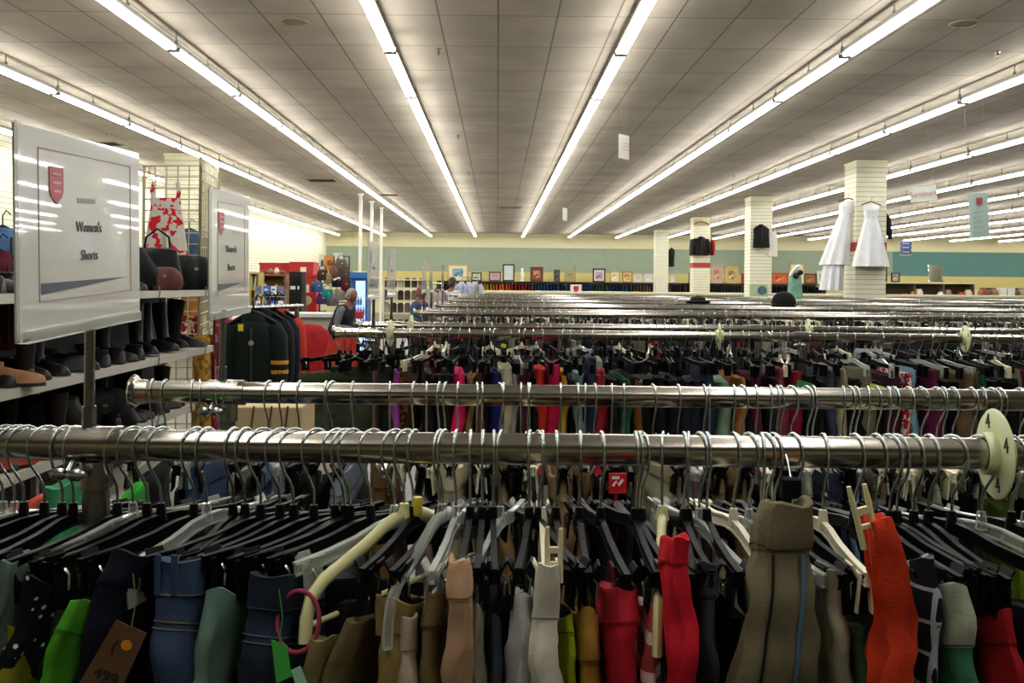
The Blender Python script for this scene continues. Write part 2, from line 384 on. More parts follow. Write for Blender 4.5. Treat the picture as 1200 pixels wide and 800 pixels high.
# ------------------------------------------------------------------ hangers
def hook_mb(r=.0019, n=8):
    pts = [(0, .0245*math.cos(R(a)), .0245*math.sin(R(a)) - .001) for a in range(-28, 185, 15)]
    pts += [(0, -.0235, -.013), (0, -.018, -.027), (0, -.009, -.040), (0, -.002, -.053), (0, 0, -.066), (0, 0, -.092)]
    return MB().tube(pts, r, n)
def hook_lo():
    pts = [(0, .0245*math.cos(R(a)), .0245*math.sin(R(a))) for a in range(-20, 200, 40)] + [(0, -.018, -.03), (0, 0, -.06), (0, 0, -.09)]
    return MB().tube(pts, .0023, 5)
def clip_body(mb, s=1, lo=False):
    # neck, shoulders and flanged bar
    mb.tube([(0,0,-.075), (0,0,-.098)], [.0052, .008], 8)
    prof = [(.0, -.097), (.03, -.099), (.07, -.107), (.12, -.112), (.17, -.114)]
    for sg in (-1, 1):
        for a, b in zip(prof, prof[1:]):
            dy, dz = b[0]-a[0], b[1]-a[1]; ang = math.atan2(dz, dy)
            c = (0, sg*(a[0]+b[0])/2, (a[1]+b[1])/2); Ln = math.hypot(dy, dz)+.002
            mb.box(c, (.0035, Ln, .014), (sg*ang, 0, 0)); mb.box((0, c[1], c[2]+.007), (.0075, Ln, .0026), (sg*ang, 0, 0)); mb.box((0, c[1], c[2]-.007), (.006, Ln, .0024), (sg*ang, 0, 0))
def clip_mb(sg):
    c = MB()
    for s in (-1, 1):
        c.box((s*.0065, sg*.148, -.132), (.003, .030, .046), (0, s*-.10, 0)); c.box((s*.009, sg*.148, -.110), (.003, .024, .02), (0, s*.5, 0))
    c.box((0, sg*.148, -.122), (.010, .016, .012))
    return c
def spring_mb(sg):
    return MB().tube([(-.011, sg*.148, -.142), (-.012, sg*.148, -.125), (0, sg*.148, -.113), (.012, sg*.148, -.125), (.011, sg*.148, -.142)], .0022, 6)
def make_clip(mat_body, name='clip_hanger', lo=False):
    o = empty(name, (0,0,-5), None, 'x', 'hanger')
    (hook_lo() if lo else hook_mb()).build('hook', STEEL, o, True)
    b = MB(); clip_body(b)
    if lo:
        for sg in (-1,1): b.box((0, sg*.148, -.130), (.016, .028, .045))
        b.build('bar', mat_body, o)
    else:
        b.build('bar', mat_body, o, bevel=0)
        for sg in (-1, 1):
            c = clip_mb(sg).build('clip', mat_body, o, bevel=.0006); spring_mb(sg).build('spring', STEEL, c, True)
    return o
def make_coat(mat_body, lo=False, hk=STEEL):
    o = empty('coat_hanger', (0,0,-5), None, 'x', 'hanger')
    (hook_lo() if lo else hook_mb()).build('hook', hk, o, True)
    b = MB(); b.tube([(0,0,-.072), (0,0,-.09)], [.006, .009], 10)
    half = [(0,-.090),(.022,-.089),(.042,-.094),(.075,-.108),(.12,-.122),(.152,-.132),(.172,-.146),(.180,-.168),(.182,-.195)]
    pts = [(0, -y, z) for y, z in reversed(half)] + [(0, y, z) for y, z in half[1:]]
    b.tube(pts, .0062, 8, flat=1.5)
    b.build('arms', mat_body, o, True)
    if not lo: MB().tube([(0,-.176,-.178), (0,.176,-.178)], .0035, 8).build('trouser_bar', mat_body, o, True)
    return o
HB, HC, HI = make_clip(BLACKP), make_clip(CLEARP), make_clip(IVORYP)
CC, CK = make_coat(CREAMP), make_coat(CLEARP)
LB, LC, LI = make_clip(BLACKP, lo=True), make_clip(CLEARP, lo=True), make_clip(IVORYP, lo=True)
PROTOS = [HB, HC, HI, CC, CK, LB, LC, LI]
# ------------------------------------------------------------------ garments
def gmesh(L, T, z0, z1, seed, lean=0, flare=.35, wave=.004, off=0, top=True, n=40, m=16, pinch=.045, skew=0, open_=.45, pa=.10):
    rnd = random.Random(seed); p1, p2, p3, p4, p5 = [rnd.uniform(0, 6.28) for _ in range(5)]; k1 = rnd.uniform(2.2, 3.6)
    def ring(z, sc=1.0):
        d = -z; s = d / .35; out = []
        a = T/2 * (1 + flare*s) * (1 - pa*math.exp(-((d-pinch)/.006)**2)) * (1 + .045*math.sin(d*38+p4) + .03*math.sin(d*105+p5)) + off
        b = L/2 * (1 + .04*math.sin(d*24+p3)) + off
        for k in range(n):
            t = 2*PI*k/n; ct, st = math.cos(t), math.sin(t)
            y = b*sc*math.copysign(abs(ct)**.55, ct); x = a*sc*math.copysign(abs(st)**.8, st)
            wv = wave*min(1, .25 + s*2.2)
            x += wv*math.sin(k1*y/L*5 + p1 + d*9) + wv*.5*math.sin(y/L*23 + p2 - d*21) + wv*.55*math.sin(d*62 + y*70 + p5) + wv*.3*math.sin(d*130 - y*55 + p3)
            x += lean*d + (wave*1.3*math.sin(d*17+p2)*min(1, d*9)); y += -.02*s + .005*math.sin(d*36+p1) - .003*math.sin(d*85+p5)*min(1, d*20)
            u = (y + L/2)/L
            zz = z + (.005*math.sin(y/L*4+p3) if d < .05 else 0) + skew*(y + L/2) - .0025*math.cos(t*3+p2)*(d < .01)
            out.append(Vector((x, y, zz)))
        return out
    rg = []
    if top: rg += [ring(z0-.03, open_*.7), ring(z0-.012, open_), ring(z0-.001, .72), ring(z0+.0015, .88)]
    for j in range(m+1): rg.append(ring(z0 + (z1-z0)*(j/m)))
    return MB().rings(rg, False, True)
def garment(name, cat, label, loc, yaw, T, colour, H=.36, L=.33, seed=0, lean=0, flare=.35, wave=.004, band=None, loops=0, group=None, skew=0, bandh=.04, seam=None, open_=.45, folds=0):
    m = colour if not isinstance(colour, str) else cloth(colour)
    body = gmesh(L, T, 0 if band is None else -bandh+.008, -H, seed, lean, flare, wave, top=True, skew=skew, pinch=bandh+.006, open_=open_, m=22)
    o = body.build(name, m, None, True, loc, (0, 0, yaw)); tag(o, label, cat, group)
    if band is not None:
        bm_ = m if band is True else cloth(band)
        gmesh(L, T, 0, -bandh, seed, lean, flare, wave, off=.0012, m=6, skew=skew, pinch=bandh+.006, open_=open_).build('waistband', bm_, o, True)
        sc = cloth(seam or shade(colour, .6))
        for zz in ((bandh-.003,) if not seam else (bandh-.003, bandh+.032, bandh+.04)):
            gmesh(L, T, -zz, -zz-.0014, seed, lean, flare, wave, off=.0018, top=False, m=1, skew=skew, pinch=bandh+.006).build('seam', sc, o, True)
    for k in range(loops):
        MB().box((lean*.02 - T*.18 + k*T*.42, -L*.5-.0035+.004*k, -bandh/2), (.008, .003, bandh+.006)).build('belt_loop', m, o, bevel=.0008)
    return o
GG1 = 'shorts and trousers on the front rail'
R1 = [ # xL, xR, top y, colour, label, options
 (-6, 10, 735, '#8f8a1e', 'olive yellow shorts at the lower left corner of the picture', {}),
 (-12, 8, 655, '#5e7568', 'pale sage green shorts at the left edge on front rail', dict(T=.02, L=.06, flare=0, lean=-.1)),
 (14, 46, 678, cloth('#0e0f14', 'dots', '#d8d8d8', 75), 'black shorts with white polka dots on front rail', dict(lean=-.35, L=.1)),
 (50, 78, 712, '#3a4630', 'dark olive shorts between the polka dot and lime green ones', dict(lean=-.4, L=.06, flare=0, Yn=1.07)),
 (72, 104, 702, '#5fc02c', 'bright lime green shorts on the front rail at left', dict(lean=-.38, band=True, L=.08)),
 (112, 156, 640, '#121428', 'very dark navy shorts left of the blue denim ones', dict(lean=-.3, band=True)),
 (167, 222, 652, '#3f5372', 'medium blue denim jeans with double stitched seams on front rail', dict(band=True, loops=2, wave=.003, L=.16, seam='#a89878')),
 (228, 262, 694, '#7fa593', 'pale mint shorts just right of the blue denim ones', dict(lean=-.15)),
 (272, 334, 668, '#232f42', 'dark indigo denim shorts left of the cream coat hanger', dict(band=True, wave=.005, seam='#5a6472')),
 (352, 384, 752, '#8f7f52', 'tan shorts low down below the cream coat hanger', dict(lean=-.1)),
 (392, 424, 722, '#756442', 'brownish khaki shorts left of the olive khaki pair', dict(lean=-.25)),
 (428, 478, 699, '#a08a52', 'olive khaki shorts with wide waistband on the front rail', dict(band=True, loops=1)),
 (462, 496, 718, '#cdbba6', 'creamy pink shorts between two khaki pairs', dict(band=True)),
 (490, 522, 700, '#8a7449', 'light brown khaki shorts left of the peach ones', dict(band=True)),
 (524, 549, 655, '#d6ad86', 'peach trousers with a buttonhole on the front rail', dict(band=True, flare=.9)),
 (550, 568, 706, '#aaa291', 'narrow grey beige shorts right of the peach trousers', {}),
 (568, 590, 724, '#454c55', 'grey blue shorts hanging low left of the white ones', {}),
 (592, 624, 692, '#e2dedc', 'pure white shorts on the front rail', dict(wave=.006)),
 (628, 657, 667, '#e9e4d0', 'ivory shorts with a wide waistband hung from ivory clip', dict(band=True, bandh=.055)),
 (653, 675, 718, '#b4c41e', 'lime yellow shorts beside the mustard ones', dict(band=True, bandh=.02)),
 (674, 704, 714, '#b98f32', 'mustard yellow shorts beside the lime yellow ones', dict(band=True, bandh=.06)),
 (716, 755, 686, '#cf2136', 'crimson red shorts with a dipped waistband on front rail', dict(band=True)),
 (758, 782, 706, cloth('#c8514e', 'hstripe', '#e8c9c0', 22), 'coral shorts with white stripes between two red pairs', {}),
 (785, 812, 628, '#e51b2e', 'tall narrow bright red trousers on the front rail', dict(band=True, bandh=.03, flare=.2)),
 (818, 850, 664, '#3a4044', 'charcoal grey shorts right of the bright red trousers', dict(band=True)),
 (890, 972, 590, '#80775a', 'large olive grey trousers with blue piping, biggest pair on front rail', dict(band=True, flare=1.5, L=.045, Yn=.99, lean=-.10, T=.047, wave=.0035, skew=-.2, open_=.8, bandh=.05)),
 (968, 1002, 664, '#a8a284', 'cream trousers with embroidered trim right of the olive grey ones', dict(flare=.8)),
 (1003, 1030, 730, '#3f5a3c', 'dark green shorts left of the bright orange trousers', {}),
 (1022, 1052, 603, '#e8401a', 'bright orange trousers hung from a cream hanger', dict(flare=.9, wave=.007, lean=.12, H=.4)),
 (1080, 1106, 656, cloth('#10131c', 'plaid', '#9aa3ac', 28), 'dark shorts with thin white plaid lines on front rail', {}),
 (1112, 1142, 680, cloth('#c9d2b6'), 'pale sage and green shorts with ribbed waist near right edge', dict(lean=.12, flare=.9, bandh=.075, band='#c9d2b6', colour2='#4d9468')),
 (1170, 1198, 711, '#b3141f', 'dark red shorts at the far right of front rail', dict(band=True)),
]
H1 = [5,18,29,54,75,88,139,155,173,189,229,242,273,287,307,328,344,370,394,404,412,436,462,475,485,515,520,535,552,566,579,587,621,632,636,652,680,705,745,749,753,777,802,807,821,829,861,879,893,898,908,931,965,1003,1028,1044,1052,1072,1090,1117,1150,1187,1203]
hx = [PX(x, 505, 1.2) for x in H1]
free = set(range(len(hx))) - {23, 26, 41}; assign = {}
rnd = random.Random(5)
for gi, g in enumerate(R1):
    Yn = g[5].get('Yn', 1.03); xn = PX((g[0]+g[1])/2, g[2], Yn)
    tgt = xn + (.045 if xn < -.1 else (-.02 if xn > .1 else 0))
    b = min(free, key=lambda h: abs(hx[h]-tgt)); free.discard(b); assign[b] = gi
def short(label): return label.split(' on the')[0].split(' on front')[0].split(', ')[0]
G1 = {}
nb = 0
for h, X in enumerate(hx):
    hz = RZ; where = '%s hook from the left on the front rail' % ordinal(h+1)
    if h in assign:
        gi = assign[h]; xL, xR, yt, colr, lab, op = R1[gi]; op = dict(op); Yn = op.pop('Yn', .985 if gi in (14, 18, 23, 28) else 1.03); L = op.pop('L', .05 if gi in (14, 18, 23, 28) else .13)
        near = P((xL+xR)/2, yt, Yn); yaw = max(-.30, min(.22, (near.x - X)/.165)); hy_ = math.asin(max(-.7, min(.7, (near.x - X)/.165))); op.setdefault('skew', -.35 if yt > 645 else -.4)
        T = op.pop('T', (xR-xL)*Yn/F*.82); c2 = op.pop('colour2', None)
        # near edge = centre - L/2 along the turned axis
        cen = Vector((near.x - math.sin(yaw)*L/2, near.y + math.cos(yaw)*L/2, near.z))
        if c2: o = garment('shorts', 'shorts', lab, cen, yaw, T, c2, L=L, seed=gi*7+1, group=GG1, **op)
        else: o = garment('trousers' if 'trousers' in lab or 'jeans' in lab else 'shorts', 'trousers' if 'trousers' in lab or 'jeans' in lab else 'shorts', lab, cen, yaw, T, colr, L=L, seed=gi*7+1, group=GG1, **op)
        G1[gi] = o
        kind = HB if gi not in (1, 5, 13, 18, 28, 12, 25) else (HC if gi in (5, 13, 12, 1) else HI)
        hy = hy_; zoff = 0
        labt = 'holding the ' + ' '.join(short(lab).split()[:6])
    else:
        kind = rnd.choice([HB]*8 + [HC, HC]); hy = rnd.uniform(-.25, .25) - (.4 if X < -.25 else 0) + (.15 if X > .35 else 0); labt = None
    if 15 <= h <= 22: hy = -.62
    if h in (24, 25): hy = -.25
    if h == 23: kind = CC; hy = -.55
    if h == 26: kind = CK; hy = -.27
    if h == 41: kind = CC; hy = -.2
    cname = {id(HB): 'black plastic clip hanger', id(HC): 'clear plastic clip hanger', id(HI): 'ivory plastic clip hanger', id(CC): 'cream plastic coat hanger', id(CK): 'clear plastic coat hanger'}[id(kind)]
    o = dup(kind, (X, 1.2, RZ), (rnd.uniform(-.03, .03), 0, hy), label='%s, %s' % (cname, where) , group='hangers on the front rail')
    if h not in assign:
        T = rnd.uniform(.012, .022); c = rnd.choice(['#0f1013', '#101218', '#15151a', '#14161f', '#1c1b19', '#121212', '#202226'])
        g = garment('shorts', 'shorts', 'dark shorts on the %s' % where, Vector((X, 1.2, RZ-.150-rnd.uniform(0,.03))), hy, T, c, seed=h*3, L=.24, skew=-.2, group='dark shorts on the front rail', wave=.003, band=True if h % 3 == 0 else None)
# extras on named garments
def on_g(gi, mb, name, m, smooth=False):
    o = mb.build(name, m, G1[gi], smooth); return o
K = G1[25]
for x0, col, wr_ in ((-.016, '#15151d', .0016), (.015, '#5a7a94', .0026)):
    pts = []
    for j in range(13):
        d = .055 + .24*j/12; me_ = K.data; tx_ = x0*(1+1.0*d) - .10*d*1.05
        cand = [v.co for v in me_.vertices if abs(v.co.z + d) < .013 and abs(v.co.x - tx_) < .012 and v.co.y < 0]
        if cand: pts.append((tx_, min(c.y for c in cand) - .0008, -d))
    on_g(25, MB().tube(pts, wr_, 8), 'piping', cloth(col), True)
# ivory clip shaped like a W above the ivory shorts, handwritten price tags
BROWN = mat('kraft_card', '#5c3d24', .8, noise=.15, nscale=30); GREENC = mat('green_card', '#3fae3c', .8); MINTC = mat('mint_card', '#9fd0b4', .8)
def price_tag(pts, m, label, marks, Y, stringto=None):
    p = [P(x, y, Y) for x, y in pts]; c = sum(p, Vector())/4
    n = (p[1]-p[0]).cross(p[3]-p[0]).normalized() * .0006
    o = MB().rings([[q-c-n for q in p], [q-c+n for q in p]]).build('price_tag', m, loc=c); tag(o, label, 'price tag', 'price tags')
    if stringto: 
        s0 = (p[0]+p[1])/2 - c; s1 = P(*stringto, Y+.02) - c
        MB().tube([s0, (s0+s1)/2+Vector((.004,0,-.003)), s1], .0007, 5).build('string', cloth('#3f8a3a' if m is GREENC else '#8a6a30'), o)
    return o, c, p
o, c, p = price_tag([(136, 726), (172, 742), (140, 812), (92, 802)], BROWN, 'brown kraft price tag with handwritten 499 hanging beside denim', 1, 1.0, (156, 672))
tx = (p[1]-p[0]).normalized(); ty = (p[0]-p[3]).normalized(); nz = tx.cross(ty).normalized(); ty = nz.cross(tx)
mt = Matrix((tx, ty, nz)).transposed().to_4x4()
hand = mat('pen_ink', '#20180f', .7)
l = link('lettering', text_mesh('499', .018, hand), o); l.matrix_local = Matrix.Translation((0,0,0) ) @ Matrix.Translation(nz*.0012 + ty*-.022 - tx*.001) @ mt
l = link('lettering', text_mesh('(', .018, hand), o); l.matrix_local = Matrix.Translation(nz*.0012 + ty*.012 - tx*.006) @ mt
sk = MB().lathe([(.006, 0), (.006, .0008)], n=16).build('sticker', mat('orange_sticker', '#d9821c', .6), o); sk.matrix_local = Matrix.Translation(nz*.0008 + ty*.018 + tx*.006) @ mt
price_tag([(318, 749), (336, 756), (342, 792), (324, 800)], GREENC, 'bright green price tag hanging in front of dark indigo denim', 0, 1.0, (327, 690))
price_tag([(341, 785), (352, 780), (360, 800), (350, 812)], MINTC, 'pale mint price tag at the bottom edge of picture', 0, 1.0)
o = MB().tube([Vector((.024*math.cos(t/24*2*PI), .008*math.sin(t/24*2*PI), .032*math.sin(t/24*2*PI))) for t in range(25)], .0028, 8).build('loop_strap', cloth('#b0405a'), None, True, P(349, 728, 1.04)); tag(o, 'thin pink strap looped beside the cream coat hanger', 'strap')
# W-shaped clip and V-shaped clip ends that stand up in front
def wclip(px, py, Y, s, label, m, lean=0):
    o = MB(); 
    o.tube([(-.012*s,0,.052*s), (-.012*s,0,.03*s), (-.011*s,0,0), (-.012*s,0,-.045*s)], [.0035*s,.0045*s,.005*s,.005*s], 10)
    o.tube([(.012*s,0,.050*s), (.012*s,0,.03*s), (.011*s,0,0), (.012*s,0,-.045*s)], [.0035*s,.0045*s,.005*s,.005*s], 10)
    o.box((0,0,.012*s), (.024*s,.006,.010*s)); o.box((0,0,-.012*s), (.022*s,.006,.006*s))
    q = o.build('plastic_clip', m, None, True, P(px, py, Y), (0, lean, 0)); return tag(q, label, 'clip')
wclip(649, 652, 1.0, .62, 'ivory two-pronged hanger clip above the ivory shorts', mat('ivory_clip', '#ded3a8', .4))
wclip(1013, 607, 1.0, .72, 'cream two-pronged hanger clip pinching the bright orange trousers', mat('cream_clip', '#d9d39c', .4), -.25)
# ------------------------------------------------------------------ second rail
H2 = [179,194,226,234,259,269,315,331,351,382,389,414,457,485,500,515,522,537,559,565,586,590,611,619,621,657,677,686,697,717,731,765,795,825,832,860,870,886,903,911,915,928,946,953,988,997,1003,1017,1028,1041,1048,1065,1080,1098,1106,1117,1139,1152,1163,1172,1196,1204]
R2 = [ # x at the near edge, top y, width, colour, label
 (55, 574, 20, '#e0573c', 'coral orange top seen under the front rail at left'), (98, 545, 18, '#3c9a62', 'green top seen under the front rail beside the post'),
 (164, 566, 14, '#35b52c', 'vivid green folded cloth seen below the front rail'), (218, 552, 30, '#3d5578', 'blue denim shorts seen below the front rail at left'),
 (272, 556, 20, '#c4bca6', 'off-white shorts behind the front rail at left'), (300, 546, 16, '#6d8fae', 'light blue shorts behind the front rail'),
 (395, 553, 26, '#8a97a4', 'grey blue shorts behind the cream coat hanger'), (450, 550, 34, '#7a5a2e', 'brown leather shorts behind the front rail'),
 (497, 548, 20, '#9c7f8a', 'dusty pink shorts behind the front rail'), (528, 546, 34, '#cfc3a2', 'cream shorts behind the front rail left of centre'),
 (592, 546, 24, '#a88a5c', 'tan shorts behind the front rail at centre'), (660, 562, 34, '#9c8058', 'khaki brown shorts behind the front rail at centre'),
 (686, 550, 18, '#8b6a48', 'brown shorts behind the front rail left of red label'), (796, 548, 22, '#d5cba8', 'ivory shorts behind the front rail near red trousers'),
 (816, 562, 20, '#8f7078', 'mauve shorts behind the front rail'), (846, 552, 22, '#8d7c60', 'taupe shorts behind the front rail'),
 (873, 562, 18, '#96764e', 'camel shorts behind the front rail right of centre'), (946, 550, 14, '#c6c8b0', 'pale straw shorts above the olive grey trousers'),
 (985, 552, 28, '#232c48', 'navy denim shorts behind the front rail at right'), (1007, 550, 12, '#7d93b8', 'pale denim shorts behind the front rail at right'),
 (1036, 550, 18, '#7d6a4c', 'brown shorts behind the front rail at right'), (1097, 552, 16, '#b8ba96', 'pale khaki shorts below the size disc'),
 (1196, 552, 14, '#7c9a2c', 'moss green shorts at the right edge behind the front rail'), (722, 575, 14, '#a01822', 'red shorts behind the front rail above crimson ones')]
hx2 = [PX(x, 455, 1.78) for x in H2]; free = set(range(len(hx2))); assign = {}
for gi, g in enumerate(R2):
    if g[0] < 165: continue
    xn = PX(g[0], g[1], 1.62); b = min(free, key=lambda h: abs(hx2[h]-xn)); free.discard(b); assign[b] = gi
done = set(assign.values())
for h, X in enumerate(hx2):
    where = '%s hook from the left on the second rail' % ordinal(h+1)
    if h in assign:
        x, yt, wd, colr, lab = R2[assign[h]]; near = P(x, yt, 1.62); yaw = math.asin(max(-.7, min(.7, (near.x-X)/.16)))
        garment('shorts', 'shorts', lab, Vector((near.x-math.sin(yaw)*.16, near.y+math.cos(yaw)*.16, near.z)), yaw, wd*1.62/F*.85, colr, seed=h, L=.32, group='shorts on the second rail', band=True)
        kind = HB if h % 4 else HC
    else:
        kind = rnd.choice([HB, HB, HB, HC, HI]); yaw = rnd.uniform(-.3, .3)
        if h % 2 == 0: garment('shorts', 'shorts', 'dark shorts on the %s' % where, Vector((X, 1.78, RZ-.155)), yaw, .02, rnd.choice(['#0f1013', '#15161c', '#1b1d22', '#241f1c']), seed=h, L=.31, group='dark shorts on the second rail', wave=.003)
    nm = {id(HB): 'black', id(HC): 'clear', id(HI): 'ivory'}[id(kind)]
    dup(kind, (X, 1.78, RZ), (rnd.uniform(-.04, .04), 0, yaw), label='%s plastic clip hanger, %s' % (nm, where), group='hangers on the second rail')
for gi, (x, yt, wd, colr, lab) in enumerate(R2):
    if gi in done: continue
    near = P(x, yt, 1.62)   # these hang from the front rail further back, left of the second rail's end
    garment('top', 'top', lab, near + Vector((.02, -.1, 0)), .1, wd*1.62/F, colr, seed=gi, L=.2, H=.3, group=None)
q = empty('size_tag', P(724, 566, 1.45), (0, 0, .1), 'small red and white printed tag seen below the front rail', 'tag')
MB().box((0,0,0), (.028,.002,.032)).build('card', mat('red_card', '#d8141c', .5), q)
mk = MB(); mk.tube([(-.008,-.002,-.004),(-.003,-.002,.003),(.001,-.002,-.003),(.008,-.002,.006)], .0022, 6); mk.box((-.004,-.002,.009),(.012,.001,.004)); mk.build('emblem', WHITEM, q)
o = MB().lathe([(.006, -.012), (.0068, -.01), (.0068, .01), (.006, .012)], n=14).build('hanger_size_cap', mat('yellow_plastic', '#d6c23e', .4), None, True, (PX(489, 593, 1.2), 1.2, P(489, 593, 1.2).z)); tag(o, 'small yellow size cap on a hook of the front rail', 'size cap')
q = MB().box((0,0,0), (.024,.018,.026)).build('security_tag', BLACKP, None, False, P(926, 571, 1.16), bevel=.002); tag(q, 'square black plastic tag hanging above the olive grey trousers', 'tag')
MB().tube([(0,0,.013),(0,.01,.03),(0,.03,.045)], .0012, 6).build('wire', STEEL, q)
# ------------------------------------------------------------------ third to fifth rails
def hang_row(ri, pitch, sd, protos, names, budget, xlo=None):
    xl, xr = RL[ri]; x = xl + .03; rr = random.Random(sd); out = []
    lim = (1215-VX)/F*RY[ri]
    while x < min(lim, xr-.05) and len(out) < budget:
        out.append(x); x += pitch*rr.uniform(.45, 1.6)
    for X in out:
        k = rr.choices(range(3), (8, 1.6, .5))[0]
        dup(protos[k], (X, RY[ri], RZ), (rr.uniform(-.05,.05), 0, rr.uniform(-.45,.45)), label='%s clip hanger crowded on the %s rail from the camera' % (names[k], RN[ri]), group='hangers on the %s rail' % RN[ri])
    return out
hang_row(2, .042, 31, (LB, LC, LI), ('black', 'clear', 'ivory'), 80)
hang_row(3, .056, 32, (LB, LC, LI), ('black', 'clear', 'ivory'), 70)
PAL = ['#0c0d10', '#0f1118', '#14151c', '#171a26', '#1b1c1e', '#10141c', '#1f1a18', '#191f2c', '#0e0e0e', '#24262c']
VAR = {}
def simple_garment(colr, v, ri):
    key = (str(colr), v)
    if key not in VAR:
        m = cloth(colr) if isinstance(colr, str) else colr
        VAR[key] = gmesh(.33, .034 + .010*(v % 3), 0, -.40-.03*(v % 2), v*11+3, 0, .5, .006, n=20, m=10).mesh('shorts', m, True)
    return VAR[key]
LEOP = cloth('#7a4c22', 'blotch', '#1c120a', 60)
R3 = [(462, 437, '#b24fb4', 'orchid purple trousers hanging on the third rail'), (474, 432, LEOP, 'brown leopard print trousers on the third rail'), (534, 438, '#f01d68', 'hot pink trousers on the third rail'),
 (553, 442, '#8f7048', 'tan trousers right of the hot pink ones'), (566, 436, '#6a3526', 'reddish brown trousers on the third rail'), (580, 438, '#1e2070', 'royal blue trousers on the third rail'),
 (592, 432, '#c8bda0', 'cream trousers on the third rail at centre'), (604, 438, '#a59c92', 'grey beige trousers on the third rail at centre'), (619, 432, '#4a1a2a', 'maroon trousers left of the orange red ones'),
 (634, 434, '#e0321c', 'orange red trousers on the third rail'), (650, 428, '#c80f46', 'crimson pink trousers on the third rail'), (661, 440, '#c89a28', 'golden yellow trousers on the third rail'),
 (681, 441, '#6f9a94', 'grey teal trousers with yellow trim on the third rail'), (697, 421, '#1e2a44', 'navy denim trousers on the third rail'), (707, 440, '#b01c2c', 'deep red trousers right of the navy denim'),
 (731, 444, '#1e5a40', 'bottle green trousers on the third rail'), (752, 448, '#8a5220', 'copper brown trousers on the third rail'), (833, 426, '#202a40', 'dark denim jeans left of the yellow top'),
 (853, 448, '#86a888', 'mint green trousers on the third rail'), (869, 442, '#b0743a', 'amber brown trousers on the third rail'), (886, 440, '#641a34', 'burgundy trousers on the third rail'),
 (921, 434, '#8c3848', 'rose trousers on the third rail'), (931, 436, '#8f1428', 'wine red trousers on the third rail'), (985, 432, '#a89e7c', 'pale cream trousers on the third rail at right'),
 (975, 436, '#3a4456', 'slate trousers on the third rail at right'), (1021, 434, '#7d775c', 'straw coloured trousers on the third rail'), (1049, 440, '#38102a', 'plum trousers on the third rail'),
 (1064, 436, cloth('#c01c2c', 'blotch', '#d8c8c0', 60), 'red patterned trousers on the third rail'), (1077, 434, '#7fa4bc', 'light blue trousers on the third rail'), (1098, 436, '#6a1c40', 'magenta trousers on the third rail at right'),
 (1137, 438, '#6a563a', 'brown trousers on the third rail at right'), (1150, 438, '#57482f', 'dark khaki trousers on the third rail at right'), (1160, 440, '#1c5a3c', 'emerald trousers near the right edge on third rail')]
taken = []
for k, (x, yt, colr, lab) in enumerate(R3):
    near = P(x, yt, 3.79); o = link('trousers', simple_garment(colr, k % 4, 2), None, (near.x, 3.955, near.z), (0, 0, random.Random(k).uniform(-.12, .12)))
    tag(o, lab, 'trousers', 'coloured trousers on the third rail'); taken.append(near.x)
rr = random.Random(77); x = -.3; k = 0
while x < (1215-VX)/F*3.79:
    if min(abs(x-t) for t in taken) > .02:
        o = link('shorts', simple_garment(rr.choice(PAL), k % 6, 2), None, (x, 3.97+rr.uniform(0,.03), RZ-.155-rr.uniform(0, .03)), (0, 0, rr.uniform(-.2, .2)))
        tag(o, 'black or dark navy shorts crowded on the third rail', 'shorts', 'dark shorts on the third rail')
    x += rr.uniform(.03, .05); k += 1
x = RL[3][0]+.05
while x < (1215-VX)/F*4.45:
    c = rr.choice(PAL + PAL + ['#3a3a44', '#54483c', '#7d7766', '#3c4a66', '#762a30', '#9a9484'])
    o = link('shorts', simple_garment(c, k % 6, 3), None, (x, 4.62, RZ-.15-rr.uniform(0, .03)), (0, 0, rr.uniform(-.2, .2)))
    tag(o, 'folded shorts crowded on the fourth rail from the camera', 'shorts', 'shorts on the fourth rail'); x += rr.uniform(.05, .08); k += 1
# hangers and garments of the fifth rail on: more than can be told apart one by one
hm, gm = MB(), MB(); mats_h = [STEEL, BLACKP, IVORYP, mat('frosted_plastic', '#9c9c94', .3)]; gcols = ['#141519', '#1c1e26', '#2c2c30', '#6b6455', '#8d8876', '#3c4458', '#6a2c30', '#2f4238', '#b8b2a0', '#a1452e']
gmats = [cloth(c) for c in gcols]; rr = random.Random(9)
for ri in range(4, len(RY)):
    xl, xr = RL[ri]; x = xl+.04; lim = min(xr-.1, (1210-VX)/F*RY[ri])
    while x < lim:
        Y = RY[ri]; a = rr.uniform(-.4, .4); ca, sa = math.cos(a), math.sin(a)
        def T3(p): return (x + p[0]*ca - p[1]*sa, Y + p[0]*sa + p[1]*ca, RZ + p[2])
        hm.mi = 0; hm.tube([T3((0, .0245*math.cos(R(t)), .0245*math.sin(R(t)))) for t in (-20, 35, 90, 145, 190)] + [T3((0,-.012,-.04)), T3((0,0,-.09))], .0025, 4, caps=False)
        hm.mi = rr.choice((1, 1, 2, 3))
        hm.tube([T3((0,-.17,-.115)), T3((0,-.1,-.11)), T3((0,0,-.095)), T3((0,.1,-.11)), T3((0,.17,-.115))], .007, 4)
        hm.box(T3((0,-.15,-.13)), (.016,.03,.045), (0,0,a))
        gm.mi = rr.randrange(len(gcols)) if rr.random() < .5 else rr.randrange(3)
        t = rr.uniform(.015, .03); z = -.15 - rr.uniform(0, .03)
        rg = []
        for zz, s in ((z, 1), (z-.04, .9), (z-.2, 1.2), (z-.45, 1.4)):
            rg.append([Vector(T3(q)) + Vector((0,0,zz)) for q in [(t*s*math.cos(2*PI*q/8)*.9, .17*math.copysign(abs(math.sin(2*PI*q/8))**.5, math.sin(2*PI*q/8)), 0) for q in range(8)]])
        gm.rings(rg)
        x += rr.uniform(.03, .09) if ri < 8 else rr.uniform(.05, .13)
